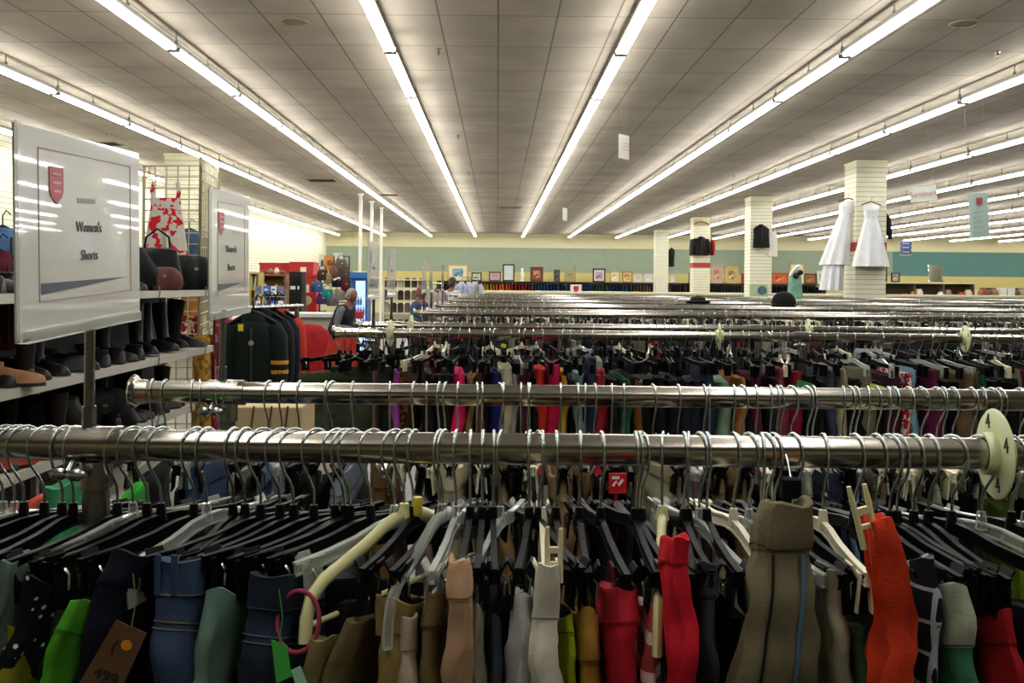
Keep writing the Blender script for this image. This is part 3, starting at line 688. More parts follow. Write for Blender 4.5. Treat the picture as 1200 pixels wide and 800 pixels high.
o = hm.build('far_hangers', mats_h); tag(o, 'countless hooks and hangers on the distant rails', 'hangers', kind='stuff')
o = gm.build('far_garments', gmats); tag(o, 'countless folded garments hanging on the distant rails', 'garments', kind='stuff')
# the olive shorts turned towards us at the left end of the third rail
p = P(397, 392, 3.95)
dup(HB, (p.x+.0, 3.95, RZ), (0, 0, R(-58)), label='black clip hanger turned sideways holding the olive green shorts', group='hangers on the third rail')
o = garment('shorts', 'shorts', 'olive green shorts facing us at the left end of third rail', P(397, 436, 3.95)+Vector((.0,0,0)), R(-58), .05, '#4f5a3e', H=.36, L=.36, seed=4, band=True, flare=.6, wave=.008, bandh=.035)
dup(HB, (p.x+.10, 3.95, RZ), (0, 0, R(-66)), label='second black clip hanger turned sideways above the olive green shorts', group='hangers on the third rail')
o = garment('shorts', 'shorts', 'second olive shorts hanging just behind the olive green pair', P(425, 430, 3.95)+Vector((.02,0.05,0)), R(-66), .05, '#465038', H=.36, L=.36, seed=14, band=True, flare=.6, wave=.008, bandh=.035)
for x, y, Y, c, lab in ((1027, 457, 2.9, '#d8e03a', 'bright yellow card among the dark clothes at right'), (942, 453, 2.9, '#2c9a4e', 'green card among the dark clothes right of centre'), (568+22, 405, 3.6, '#d2e02c', 'tiny yellow size cap on the third rail hangers')):
    s = .035 if x > 900 else .012
    Y = 3.70; o = MB().box((0,0,0), (s*1.7, .003, s*1.2), (0, .25, 0)).build('card_tag', mat('card', c, .5), None, False, P(x, y, Y), bevel=.0008); tag(o, lab, 'tag')
for o in PROTOS:
    for ch in list(o.children):
        for g in list(ch.children): bpy.data.objects.remove(g)
        bpy.data.objects.remove(ch)
    bpy.data.objects.remove(o)
# ================================================================== SIGN HOLDERS ON THE RAILS
PAPER = mat('glossy_paper', '#d3d0c6', .35, coat=1); SREF = mat('shield_red', '#cf5a62', .5); LINE = mat('border_ink', '#c9a0a0', .6); NAVY = mat('navy_ink', '#22344a', .4); GREY = mat('grey_ink', '#77777b', .6)
CLEARS = clear_plastic('clear_sheet', '#e8ebe6', .25)
def shield(s):
    pts = [(-.5,.6),(.5,.6),(.5,-.2),(.38,-.42),(0,-.68),(-.38,-.42),(-.5,-.2)]
    return MB().rings([[Vector((x*s, y*s, 0)) for x, y in pts], [Vector((x*s, y*s, .0008)) for x, y in pts]])
def sign(Y, lines, label, X=-.53, y0=-.183, wd=.35, hi=.24, zc=.052, tilt=.045, full=True):
    # wd runs along the depth of the room; y0 offset of the near edge from the rail
    o = empty('sign_holder', (X, Y, RZ), None, label, 'sign', 'white signs standing on the rails')
    MB().tube([(0,0,.015),(0,0,CAMZ-RZ-.055)], .0066, 14).tube([(0,0,.02),(0,0,.05)], .009, 14).build('post', mat('brushed_post', '#8a8684', .25, 1), o, True)
    g = empty('panel', (0, y0, CAMZ-RZ+zc-hi/2), (R(90), -tilt*0, R(90))); g.parent = o
    g.rotation_euler = Euler((R(90), 0, R(90))); g.rotation_euler = (Matrix.Rotation(tilt, 3, 'X') @ Euler((R(90),0,R(90))).to_matrix()).to_euler()
    m = MB().box((wd/2, hi/2, -.001), (wd, hi, .0022)); m.build('card', PAPER, g, bevel=0)
    m = MB(); m.box((wd/2, .002, 0), (wd*.93, .014, .016)); m.build('clear_channel', CLEARP, g, bevel=.002)
    m = MB(); m.box((.003, hi/2, .001), (.006, hi+.006, .006)); m.build('clear_edge', CLEARS, g)
    if full:
        a, b, c, d = .052, wd-.033, .040, hi-.022
        m = MB()
        for (x0, z0, x1, z1) in ((a,c,b,c),(b,c,b,d),(a,d,b,d),(a,c,a,d)): m.box(((x0+x1)/2, (z0+z1)/2, .0005), (abs(x1-x0)+.0012, abs(z1-z0)+.0012, .0006))
        m.build('border', LINE, g)
        s = shield(.035).build('shield_emblem', SREF, g, loc=(wd*.27, hi-.062, .0004))
        for k in range(3): MB().box((0, .012-.010*k, .001), (.022-.003*(k==2), .003, .0006)).build('emblem_line', mat('pale_pink', '#e0a8a8', .5), s)
        w_ = MB().rings([[Vector((a+.004, c+.008, q)), Vector((a+.004, c+.021, q)), Vector((b-.012, c+.020, q))] for q in (.0003, .0011)]); w_.build('navy_wedge', NAVY, g)
        MB().box((.175, hi-.078, .0006), (.05, .006, .0005)).build('small_print', mat('faint_ink', '#b9b2ac', .6), g)
    for t, u, v, sz in lines: link('lettering', text_mesh(t, sz, GREY), g, (u, v, .0006))
    return o
sign(1.2, [("Women's", .183, .128, .019), ('Shorts', .183, .092, .019)], "large white sign reading Women's Shorts on a post from the front rail")
sign(1.78, [("Women's", .14, .128, .019), ('Shorts', .14, .092, .019)], 'second white sign with navy wedge, seen edge-on above the second rail', tilt=.03, y0=-.085, wd=.27)
for Y, lab in ((3.95, 'third white sign, standing on the third rail near the man'), (4.62, 'fourth white sign, standing on the fourth rail'), (6.65, 'fifth small white sign on a distant rail'), (7.35, 'sixth small white sign behind the fifth one'), (8.9, 'seventh distant white sign near the person in white')):
    sign(Y, [("Women's", .183, .128, .0215)] if Y < 5 else [], lab, tilt=.02, full=Y < 9)
# ================================================================== SIGNS HUNG FROM THE CEILING
def hung(x, y, Y, wd, hi, yaw, col, label, name='hanging_sign', pitch=0):
    p = P(x, y, Y); o = empty(name, p, (0, pitch, yaw), label, 'sign', 'signs hung from the ceiling')
    m = MB(); n = 9; rg = []
    for k in range(n):
        u = k/(n-1)-.5; rg.append([Vector((u*wd, .03*hi*math.sin(u*5), s*hi/2)) + Vector((0, t, 0)) for s, t in ((-1,-.002),(-1,.002),(1,.002),(1,-.002))])
    m.rings(rg); m.build('card', mat('sign_card', col, .5), o, True)
    m = MB()
    for s in (-1, 1): m.tube([(s*wd*.45, 0, hi/2), (s*wd*.45, 0, CEIL-p.z)], .0012, 4)
    m.build('string', mat('thread', '#9a958a', .7), o); return o
def put(o, me, x, z, y=-.02): return link('lettering', me, o, (x, y, z), (R(90), 0, 0))
FR = mat('faded_red_ink', '#cc8f8a', .6)
o = hung(1082, 227, 14, .40, .23, -.05, '#dfe3d8', 'white hanging sign reading furniture in faded red letters', pitch=-.13); put(o, text_mesh('furniture', .115, FR, ext=.001), 0, 0)
o = hung(1147, 252, 13, .31, .62, .1, '#bcd2c9', 'tall pale green hanging sign with a red crest', pitch=-.06)
s = shield(.09).build('shield_emblem', mat('crest_red', '#b8505c', .5), o, loc=(.0, -.03, .19), rot=(R(90), 0, 0))
m = MB()
for k in range(5): m.box((0, -.03, .05-.07*k), (.24, .002, .008), (0, -.15, 0))
m.build('text_line', mat('faint_green_ink', '#a4bdb4', .6), o)
o = hung(1061, 291, 22, .29, .34, .05, '#d6d3cc', 'small blue and white notice hanging right of the gowns')
m = MB(); 
for k in range(3): m.box((0, -.03, .115-.1*k), (.26, .003, .075))
m.build('blue_band', mat('royal_blue', '#3a56a8', .5), o)
m = MB(); 
for k in range(3): m.box((-.01, -.034, .115-.1*k), (.18, .003, .022))
m.build('white_stroke', WHITEM, o)
o = hung(731, 172, 9.0, .17, .235, .75, '#dedad4', 'white card hanging from the ceiling right of centre')
m = MB()
for k in range(3): m.box((.01, -.02, .03-.03*k), (.09, .001, .006))
m.build('red_stroke', FR, o)
hung(662, 251, 16, .13, .22, .8, '#d8d4cc', 'small white card hanging far back near centre')
o = hung(418, 341, 16, .16, .30, .2, '#e0ded4', 'small white notice on the register pole with dark corner mark')
# ================================================================== COLUMN HANGINGS
def coat_lines(o, wd, m):  # a small wooden or wire hanger as a part
    t = MB(); t.tube([(-wd/2,0,-.06),(-.03,0,0),(0,0,.01),(.03,0,0),(wd/2,0,-.06)], .012, 8); t.tube([(0,0,.01),(0,0,.07),(.02,0,.1),(.045,0,.08)], .004, 6)
    return t.build('hanger', m, o, True)
WOOD = mat('wood', '#9b6b38', .5, noise=.15)
def rows_mesh(rows, n=40, folds=7, seed=0, cap1=False):
    """rows: (z, half_w, half_d, cx, fold) -> draped closed surface"""
    rnd = random.Random(seed); ph = rnd.uniform(0, 6); rg = []
    for z, hw, hd, cx, fo in rows:
        rg.append([Vector((cx + hw*math.cos(t)*(1+fo*math.cos(folds*t+ph)), hd*math.sin(t)*(1+fo*1.6*math.cos(folds*t+ph+1)), z)) for t in [2*PI*k/n for k in range(n)]])
    return MB().rings(rg, True, cap1)
GOWN = mat('white_satin', '#dfe0e2', .5, noise=.05, nscale=5)
def gown(p, yaw, H, hem, label, lean=0, train=True):
    o = empty('wedding_gown', p, (0, 0, yaw), label, 'gown', 'white gowns on the column')
    rows = [(0, .10, .05, 0, .02), (-.04, .17, .08, 0, .02), (-.16, .16, .09, lean*.1, .02), (-.30, .13, .085, lean*.2, .03)]
    for k in range(1, 8):
        s = k/7; rows.append((-.30-(H-.30)*s, .13+(hem-.13)*s**.9, .085+.13*s, lean*(.2+.8*s), .03+.07*s))
    rows_mesh(rows[3:], folds=8, seed=int(H*10)).build('skirt', GOWN, o, True)
    rows_mesh(rows[:5], folds=4, cap1=True).build('bodice', GOWN, o, True)
    m = MB()
    for k in range(4): m.tube([(-.14+.02*k, -.09, -.1-.05*k), (0, -.1, -.14-.045*k), (.14-.02*k, -.09, -.1-.05*k)], .008, 6)
    m.build('pleats', GOWN, o, True)
    if train:
        rr = [(-H+.02, hem*.7, .15, lean, .08), (-H-.2, hem*.75, .2, lean*1.1, .1), (-H-.55, hem*.8, .22, lean*1.2, .1)]
        rows_mesh(rr, folds=9, seed=3).build('train', GOWN, o, True)
    coat_lines(o, .42, mat('black_wire', '#16160f', .4)).location = (0, 0, .06)
    return o
Yc = CY[0]-.33-.14
gown(P(1021, 240, Yc), 0, 1.32, .37, 'short strapless white gown on the front face of nearest column', train=False)
gown(P(994, 236, CY[0]-.15), R(-18), 1.38, .29, 'white gown with long train on the left face of nearest column', lean=-.28)
LEATHER = mat('black_leather', '#080607', .6, noise=.2, bump=.4, bscale=60, spec=.2)
def jacket(p, yaw, s, col, label, sleeves=True, vest=False, name='jacket', group=None, L=.62, wd=.24, spread=.06, m=None):
    m = m or (cloth(col) if col else LEATHER)
    o = empty(name, p, (0, 0, yaw), label, 'vest' if vest else 'jacket', group)
    rows = [(-.00, .05, .045, 0, 0), (-.012, .075, .06, 0, 0), (-.035, .13, .075, 0, .01), (-.075, .20, .085, 0, .015), (-.13, .215, .095, 0, .02), (-.24, .205, .10, 0, .03), (-.42, .215, .105, 0, .04), (-.60, .225, .105, 0, .05)]
    k = wd/.22
    rows = [(z*L/.6*s, a*k*s, b*s, c, f) for z, a, b, c, f in rows]
    rows_mesh(rows, n=36, folds=5, seed=int(p.x*10), cap1=True).build('body', m, o, True)
    if sleeves:
        for sg in (-1, 1):
            pts = [(sg*.17*k*s, 0, -.06*s), (sg*.215*k*s, -.01*s, -.13*s), (sg*(.225+spread*.4)*k*s, -.02*s, -.30*s), (sg*(.22+spread*.8)*k*s, -.035*s, -.45*s), (sg*(.215+spread)*k*s, -.05*s, -.60*s)]
            MB().tube(pts, [.06*s, .07*s, .062*s, .056*s, .048*s], 16).build('sleeve', m, o, True)
    rows_mesh([(.03*s, .065*s, .05*s, 0, 0), (0, .08*s, .06*s, 0, 0), (-.03*s, .085*s, .065*s, 0, 0)], n=20).build('collar', m, o, True)
    MB().box((0, -.105*s, -.32*L/.6*s), (.008, .012, .52*L/.6*s)).build('front_opening', mat('zip_metal', '#55534f', .4, .7), o)
    coat_lines(o, .34*s, WOOD if s > .9 else BLACKP).location = (0, 0, .02)
    return o
Yk = CY[2]-.33-.16
jacket(P(821.5, 278, Yk), 0, 1.15, None, 'black leather jacket centred on the red-banded column', L=.62)
jacket(P(811, 281, CY[2]-.2), R(75), 1.0, None, 'black leather jacket on the left side of the red-banded column')
jacket(P(833, 281, CY[2]-.15), R(-75), 1.0, '#b01820', 'bright red jacket on the right side of the red-banded column')
o = empty('wooden_hanger', P(822, 262, CY[2]-.36), None, 'empty wooden coat hanger high on the red-banded column', 'hanger'); 
MB().tube([(-.3,0,-.04),(-.2,0,.03),(0,0,.07),(.2,0,.03),(.3,0,-.04)], .022, 8).build('arms', WOOD, o, True); MB().tube([(-.27,0,-.04),(.27,0,-.04)], .014, 8).build('trouser_bar', WOOD, o, True); MB().tube([(0,0,.07),(0,0,.14),(.03,0,.17)], .008, 6).build('hook', STEEL, o, True)
jacket(P(892, 264, CY[1]-.33-.13), 0, 1.0, None, 'black leather vest on the front of the second column', sleeves=False, vest=True, name='leather_vest', L=.68, wd=.25)
o = MB().rings([[Vector((x, y, z)) for x, y in ((-w_,-.02),(w_,-.02),(w_,.02),(-w_,.02))] for z, w_ in ((.35,.05),(.3,.11),(0,.12),(-.4,.13))]).build('apron', mat('white_cotton', '#dddbd2', .8), None, False, P(906, 285, CY[1]-.36)); tag(o, 'white apron hanging beside the black leather vest', 'apron')
MB().tube([(-.05,0,.35),(-.04,0,.46),(.0,0,.5),(.04,0,.46),(.05,0,.35)], .008, 6).build('neck_strap', mat('white_cotton', '#dddbd2', .8), o, True)
jacket(P(787, 291, CY[3]-.1), R(-70), 1.0, '#1c2620', 'long dark coat on the side of the farthest column', L=.9, wd=.2)
jacket(P(1037.5, 252, CY[0]), R(80), .9, '#15161a', 'black jacket on the right side of the nearest column', L=.5)
for x, y, cols in ((892, 345, ('#9fb78f', '#5b7f92')),):
    q = MB().box((0,0,0), (.55,.03,.4)).build('framed_print', mat('pale_print', '#a8bb94', .6), None, False, P(889, 341, CY[1]-.38)); tag(q, 'small green and blue print leaning on the second column', 'picture')
    MB().ell((.1,-.02,.02), (.14,.01,.14)).build('artwork', mat('blue_print', '#46687c', .6), q, True)
# ================================================================== LEFT SHOE SHELVES
SH = mat('shelf_enamel', '#a9a598', .45, noise=.08, nscale=4); DK = mat('added_shade_board', '#1d1a17', .8)
SX0, SX1, SY0, SY1 = -2.62, -2.2, 3.3, 7.22
def shelf_z(x, y): 
    Y = F*-2.2/((x-VX)*math.cos(ROLL)+(y-VY)*math.sin(ROLL)); return P(x, y, Y).z
SZ = [P(20, 344, 4.2).z, shelf_z(253, 404), shelf_z(231, 471), .32]
o = empty('shoe_shelving', (0,0,0), None, 'long grey metal shelving filled with dark shoes on the left', 'shelving')
for k, z in enumerate(SZ):
    y1 = SY1 if k < 2 else 6.7
    m = MB().box(((SX0+SX1)/2, (SY0+y1)/2, z-.012), (SX1-SX0, y1-SY0, .02)); m.box((SX1+.004, (SY0+y1)/2, z-.022), (.012, y1-SY0, .045)); m.build('shelf', SH, o)
    m = MB()
    for yy in (4.9, 5.95, 6.9): m.tube([(SX1+.014, yy, z+.03), (SX1+.022, yy, z-.01), (SX1+.014, yy, z-.05)], .004, 6)
    m.build('label_clip', mat('clip_grey', '#6f6b62', .5), o, True)
for yy in (SY0+.02, 5.2, SY1-.02): MB().box((SX0+.02, yy, 1.0), (.035, .035, 2.0)).build('upright', SH, o)
MB().box((SX0-.005, (SY0+SY1)/2, .76), (.01, SY1-SY0, 1.5)).build('back_panel', DK, o)  # dark sheet added to stand in for the shade behind the open-backed shelves
def shoe_mesh(kind, col, sole='#0b0a09', seed=0):
    # length along X, toe at +X
    m = MB(); n = 14
    st = [(-.13,.030,.055),(-.12,.036,.070),(-.08,.038,.078),(-.03,.036,.072),(.02,.040,.058),(.07,.046,.048),(.11,.042,.040),(.135,.026,.028),(.143,.008,.012)]
    rg = []
    for x, w_, h in st:
        rg.append([Vector((x, w_*math.cos(t)*(1 if math.sin(t) < .3 else .8), max(0, .012 + h*math.sin(t)) if math.sin(t) > 0 else .012)) for t in [2*PI*k/n for k in range(n)]])
    m.mi = 0; m.rings(rg)
    m.mi = 1
    m.rings([[Vector((x, s*w_*1.05, z)) for s, z in ((-1,0),(1,0),(1,.014),(-1,.014))] for x, w_, h in st])
    if kind != 'flat':
        m.box((-.10, 0, -.0+.0), (.05, .055, .02))
    m.mi = 0
    if kind == 'boot':
        hh = .26
        m.rings([[Vector((-.075 + a*math.cos(t) + dx, b*math.sin(t), z)) for t in [2*PI*k/n for k in range(n)]] for z, a, b, dx in ((.05,.055,.036,0),(.10,.045,.036,-.008),(.16,.048,.04,-.01),(.05+hh,.062,.045,-.015))], True, False)
        m.rings([[Vector((-.09 + a*math.cos(t), b*math.sin(t), z)) for t in [2*PI*k/n for k in range(n)]] for z, a, b in ((.05+hh,.062,.045),(.05+hh,.055,.04),(.2,.05,.036))], False, True)
    elif kind == 'shoe':
        m.rings([[Vector((-.07 + a*math.cos(t), b*math.sin(t), z)) for t in [2*PI*k/n for k in range(n)]] for z, a, b in ((.05,.055,.032),(.095,.056,.034),(.098,.050,.030),(.07,.045,.027))], True, True)
    return m.mesh(kind if kind != 'flat' else 'shoe', [mat('shoe_leather', col, .45, noise=.2, spec=.3), mat('shoe_sole', sole, .7)], True)
SHC = ['#080708', '#0b0a0c', '#110f10', '#090a0b', '#181311', '#0c0c0e']
rr = random.Random(3); SM = {}
def shoe(kind, col, x, y, z, yaw, label, tilt=(0,0), s=1):
    key = (kind, col)
    if key not in SM: SM[key] = shoe_mesh(kind, col)
    o = link('boot' if kind == 'boot' else 'shoe', SM[key], None, (x, y, z+.002), (tilt[0], tilt[1], yaw)); o.scale = (s, s, s)
    return tag(o, label, 'boot' if kind == 'boot' else 'shoe', 'shoes on the left shelving')
lv = ['top', 'middle', 'lower']
for li, z in enumerate(SZ[:3]):
    y = 3.9
    while y < (7.05 if li < 2 else 6.6):
        if li == 1 and y > 5.9: break
        if li == 0 and y > 6.0: break
        for xx in (-2.34, -2.50):
            kind = rr.choice(['shoe', 'flat', 'shoe', 'boot'] if li else ['shoe', 'flat'])
            shoe(kind, rr.choice(SHC), xx+rr.uniform(-.01,.01), y+rr.uniform(-.02,.02), z, rr.uniform(-.5,.5)+(PI if rr.random()<.2 else 0), 'dark %s among the rows on the %s shelf at left' % ('boot' if kind == 'boot' else 'shoe', lv[li]), s=1.0)
        y += rr.uniform(.13, .2)
shoe('shoe', '#8a5c3c', -2.27, 4.28, SZ[1], .2, 'tan brown shoe with its toe poking out below the large sign', s=1.15)
# black bags and boots at the far end of the shelves
def bag(p, d, col, label, yaw=0, strap=True, name='handbag', seed=0):
    o = empty(name, p, (0,0,yaw), label, 'bag'); r2 = random.Random(seed); rows = []
    for z, s in ((0,.85),(.12,1),(.5,1),(.8,.88),(.95,.7),(1,.45)): rows.append((z*d[2], d[0]/2*s, d[1]/2*s, r2.uniform(-.04,.04)*d[0]*(2 if not strap else 1), .13 if not strap else .06))
    m = mat('bag_leather', col, .6, noise=.2, bump=.3, bscale=40, spec=.2) if isinstance(col, str) else col
    rows_mesh(rows, n=28, folds=5, seed=seed, cap1=True).build('pouch', m, o, True)
    if strap: MB().tube([(-d[0]*.3,0,d[2]*.8),(-d[0]*.25,0,d[2]*1.25),(0,0,d[2]*1.45),(d[0]*.25,0,d[2]*1.25),(d[0]*.3,0,d[2]*.8)], .008, 8).build('strap', m, o, True)
    MB().box((d[0]*.1, -d[1]*.5, d[2]*.6), (.03,.015,.02)).build('buckle', STEEL, o, bevel=.003)
    return o
z0 = SZ[0]
bag(Vector((-2.55, 6.2, z0)), (.42,.25,.30), '#070709', 'black slouchy bag at the near end of the top shelf pile', .3, False, seed=1)
bag(Vector((-2.42, 6.55, z0)), (.36,.24,.30), '#08080a', 'black bag piled highest on the top shelf', -.2, True, seed=2)
bag(Vector((-2.33, 6.95, z0)), (.32,.24,.26), '#060607', 'black bag at the far right end of the top shelf', .5, False, seed=3)
bag(Vector((-2.30, 6.35, z0)), (.26,.2,.16), '#5a3230', 'maroon brown bag tucked beneath the black bags', .1, False, seed=4)
for k, (y, kind) in enumerate(((6.15,'boot'),(6.42,'boot'),(6.7,'boot'),(6.98,'boot'))): shoe('boot', SHC[k], -2.36, y, SZ[1], rr.uniform(-.9,.4), 'tall black boot, %s of four at the far end of middle shelf' % ordinal(k+1), (rr.uniform(-.1,.1), rr.uniform(-.12,.12)), 1.12)
o = bag(Vector((-2.42, 4.32, SZ[2])), (.42,.3,.17), '#8c3420', 'rust red folded bag on the lower shelf at left', .2, False, seed=6)
bag(Vector((-2.42, 5.0, SZ[2])), (.40,.3,.26), '#0c0c0c', 'large black bag on the lower shelf left of the sign post', .1, False, seed=7)
bag(Vector((-2.42, 5.6, SZ[2])), (.40,.3,.24), '#101010', 'large black bag on the lower shelf right of the sign post', .4, False, seed=8)
# wire grid panels at the shelf end, patterned dress on it
GRID = mat('cream_wire', '#aaa382', .5)
def grid(p0, p1, z0, z1, label, step=.09):
    c = (p0+p1)/2; c.z = 0; o = empty('grid_panel', c, None, label, 'grid panel', 'cream wire grid panels')
    L = (p1-p0).length; d = (p1-p0).normalized(); m = MB(); n = int(L/step)
    for k in range(n+1): q = d*(-L/2 + L*k/n); m.tube([(q.x,q.y,z0),(q.x,q.y,z1)], .0055 if 0<k<n else .012, 5)
    nz = int((z1-z0)/step)
    for k in range(nz+1): z = z0+(z1-z0)*k/nz; m.tube([(d*(-L/2)).xyz+Vector((0,0,z)), (d*(L/2))+Vector((0,0,z))], .0055, 5)
    m.build('wires', GRID, o); mm = MB()
    for s in (-1, 1): mm.box((d.x*s*L/2, d.y*s*L/2, z0/2+.0), (.03,.03,z0)); mm.box((d.x*s*L/2, d.y*s*L/2, .01), (.1,.3,.02))
    mm.build('stand', GRID, o); return o
ga, gb, gc = P(168, 300, 7.6), P(234, 300, 7.6), P(256, 300, 8.7)
zt = P(200, 194, 7.6).z
grid(ga, gb, .25, zt, 'cream wire grid panel facing us above the shoe shelves')
grid(gb, gc, .25, zt+.08, 'cream wire grid panel turned back at the shelf end')
FLOR = cloth('#e6dcd0', 'blotch', '#c01c28', 17, noise=.05)
o = rows_mesh([(-.0, .13, .03, 0, 0), (-.06, .12, .04, 0, .02), (-.25, .15, .05, 0, .05), (-.55, .19, .06, 0, .08)], folds=5).build('floral_dress', FLOR, None, True, P(194, 232, 7.5)); tag(o, 'white sundress with red flower pattern hung on the wire grid', 'dress')
for s in (-1, 1): MB().tube([(s*.10,0,-.01),(s*.11,0,.06),(s*.095,0,.13)], .018, 8, flat=.5).build('shoulder_strap', FLOR, o, True)
def floor_rack(x0, x1, Y, z, label):
    o = empty('garment_stand', ((x0+x1)/2, Y, 0), None, label, 'clothes rack'); h = (x1-x0)/2
    MB().tube([(-h,0,z),(h,0,z)], .013, 10).build('rail', CHROME, o, True)
    for s in (-1,1): MB().tube([(s*h,0,.02),(s*h,0,z)], .013, 10).box((s*h,0,.015),(.04,.5,.03)).build('post', CHROME, o, True)
o = jacket(P(222, 272, 8.3), R(20), .8, '#4f7096', 'steel blue jacket hanging behind the wire grid', L=.6)
o = jacket(P(240, 285, 9.2), R(10), .9, '#c08a3a', 'mustard orange jacket behind the wire grid end', L=.8)
o = jacket(P(205, 352, 9.5), R(0), .9, cloth('#b01c30', 'blotch', '#e0d0c0', 14), 'red and white patterned top seen below the top shelf', L=.6, m=cloth('#b01c30', 'blotch', '#e0d0c0', 14))
o = jacket(P(3, 272, 5.0), R(60), .8, '#5a7fae', 'light blue jacket at the far left edge of the picture', L=.35, wd=.18)
o = jacket(P(-1, 300, 4.9), R(60), .8, '#5a1220', 'dark maroon jacket at the far left edge of the picture', L=.6, wd=.2)
PINKM = cloth('#c8284a', 'blotch', '#d87a8c', 14)
o = rows_mesh([(0,.04,.03,0,0),(-.03,.06,.04,0,.03),(-.4,.065,.05,0,.08),(-1.0,.075,.05,0,.1)], folds=5).build('pink_scarf', PINKM, None, True, P(262, 362, 6.8)); tag(o, 'long pink and red patterned scarf hanging beside the varsity jacket', 'scarf')
MB().tube([(0,0,-.02),(0,0,.05),(.03,0,.07)], .005, 6).build('hook', STEEL, o, True)
for k, (x, c, lab) in enumerate(((236, '#b88a2c', 'mustard patterned garment hanging below the shoe shelves'), (245, '#6a2a1c', 'brown red garment hanging below the shoe shelves'), (250, '#c83a3a', 'red garment hanging left of the pink scarf'))):
    o = rows_mesh([(0,.05,.03,0,0),(-.03,.07,.05,0,.03),(-.8,.08,.05,0,.08)], folds=5, seed=k).build('garment', cloth(c, 'blotch', shade(c,.6), 22), None, True, P(x, 392, 7.6+.1*k)); tag(o, lab, 'garment')
    MB().tube([(0,0,-.02),(0,0,.05),(.03,0,.07)], .005, 6).build('hook', STEEL, o, True)
# ================================================================== VARSITY JACKETS, ARMCHAIR, CARDBOARD
JY = 4.9
m = MB().tube([(-1.6,0,1.50),(-.95,0,1.50)], .014, 10); 
jr = empty('garment_rail', (0, JY+.15, 0), None, 'short chrome rail holding the varsity and red jackets', 'clothes rack'); 
MB().tube([(-1.34, -.16, 1.47), (-1.16, .42, 1.47)], .013, 10).build('rail', CHROME, jr, True)
for q in ((-1.33,-.12),(-1.18,.38)): MB().tube([(q[0],q[1],.02),(q[0],q[1],1.47)], .014, 10).box((q[0],q[1],.015),(.4,.05,.03)).build('post', CHROME, jr, True)
o = jacket(P(297, 372, JY), R(8), .78, '#0f1f1a', 'dark green varsity jacket with gold sleeve stripes', name='varsity_jacket', L=.72, wd=.165, spread=.02)
GOLD = mat('gold_ribbon', '#d58f1c', .6)
sl = [c for c in o.children if c.name.startswith('sleeve')][1]
for zz in (-.235, -.285): MB().lathe([(.048,-.010),(.0505,-.009),(.0505,.009),(.048,.010)], (.136, -.017, zz), 18).build('gold_stripe', GOLD, sl, True)
b = MB().lathe([(.014,0),(.014,.004)], n=16).build('badge', mat('silver_badge', '#b8b4aa', .4, .6), o); b.location = (.0, -.086, -.13); b.rotation_euler = (R(90),0,0)
MB().box((-.055, -.080, -.05), (.026,.004,.036)).build('yellow_ticket', mat('yellow_ticket', '#d8d020', .6), o)
jacket(P(306, 368, JY+.16), R(8), .78, '#0e1014', 'black jacket directly behind the green varsity jacket', L=.74, wd=.165, spread=.02)
jacket(P(314, 367, JY+.32), R(8), .78, '#101426', 'navy jacket behind the black one on the short rail', L=.74, wd=.165, spread=.02)
jacket(P(322, 366, JY+.48), R(8), .78, '#d83a24', 'orange red jacket at the back of the short rail', L=.66, spread=.03, wd=.165)
REDF = cloth('#a3161a'); ORF = cloth('#b8301c')
ch = empty('armchair', P(366, 445, 11.0)*1, (0,0,R(25)), 'red upholstered armchair behind the varsity jackets', 'armchair'); ch.location.z = 0
m = MB().rings([[Vector((x*sx, y, z)) for x, y in ((-.30,-.35),(.30,-.35),(.32,.33),(-.32,.33))] for z, sx in ((.20,1),(.40,1.02),(.44,.95))]); m.build('seat', REDF, ch, bevel=.02)
def cush(rows, name, m_): rows_mesh(rows, n=28, folds=2, cap1=True).build(name, m_, ch, True)
q = MB()
rg = []
for z, y, hw, hd in ((.35,.25,.30,.10),(.6,.29,.33,.12),(.85,.34,.33,.12),(1.0,.38,.29,.11),(1.08,.40,.20,.07),(1.10,.41,.05,.02)):
    rg.append([Vector((hw*math.copysign(abs(math.cos(t))**.5, math.cos(t)), y+hd*math.copysign(abs(math.sin(t))**.7, math.sin(t)), z)) for t in [2*PI*k/28 for k in range(28)]])
q.rings(rg).build('backrest', REDF, ch, True)
for s in (-1, 1):
    rg = []
    for y, r in ((-.40,.02),(-.39,.085),(-.3,.10),(.2,.10),(.33,.09),(.34,.02)): rg.append([Vector((s*.40 + r*math.cos(t), y, .62 + r*math.sin(t)*.9)) for t in [2*PI*k/20 for k in range(20)]])
    MB().rings(rg).build('armrest', REDF, ch, True); MB().box((s*.40,-.03,.36),(.13,.68,.5)).build('side_panel', REDF, ch, bevel=.02)
    for yy in (-.33,.3): MB().lathe([(.02,0),(.03,.2)], (s*.36, yy, 0), 10).build('leg', WOOD, ch, True)
c2 = empty('red_chair', Vector((P(380, 400, 10.0).x, 10.0, 0)), (0,0,R(-30)), 'orange red plastic chair turned away beside the armchair', 'chair')
rg = []
for z, y, hw in ((.45,.18,.21),(.6,.22,.22),(.8,.27,.22),(.98,.31,.20),(1.08,.33,.14)): rg.append([Vector((hw*a, y+b-.03*(1-a*a), z)) for a, b in ((-1,0),(-.5,0),(0,0),(.5,0),(1,0),(1,.025),(.5,.03),(0,.035),(-.5,.03),(-1,.025))])
MB().rings(rg).build('backrest', ORF, c2, True)
MB().rings([[Vector((x*s, y*s, z)) for x, y in ((-.22,-.22),(.22,-.22),(.21,.22),(-.21,.22))] for z, s in ((.42,.95),(.45,1),(.465,.97))]).build('seat', ORF, c2, bevel=.01)
for sx in (-1,1):
    for sy in (-1,1): MB().tube([(sx*.17,sy*.17,.43),(sx*.21,sy*.21,0)], .012, 8).build('leg', STEEL, c2, True)
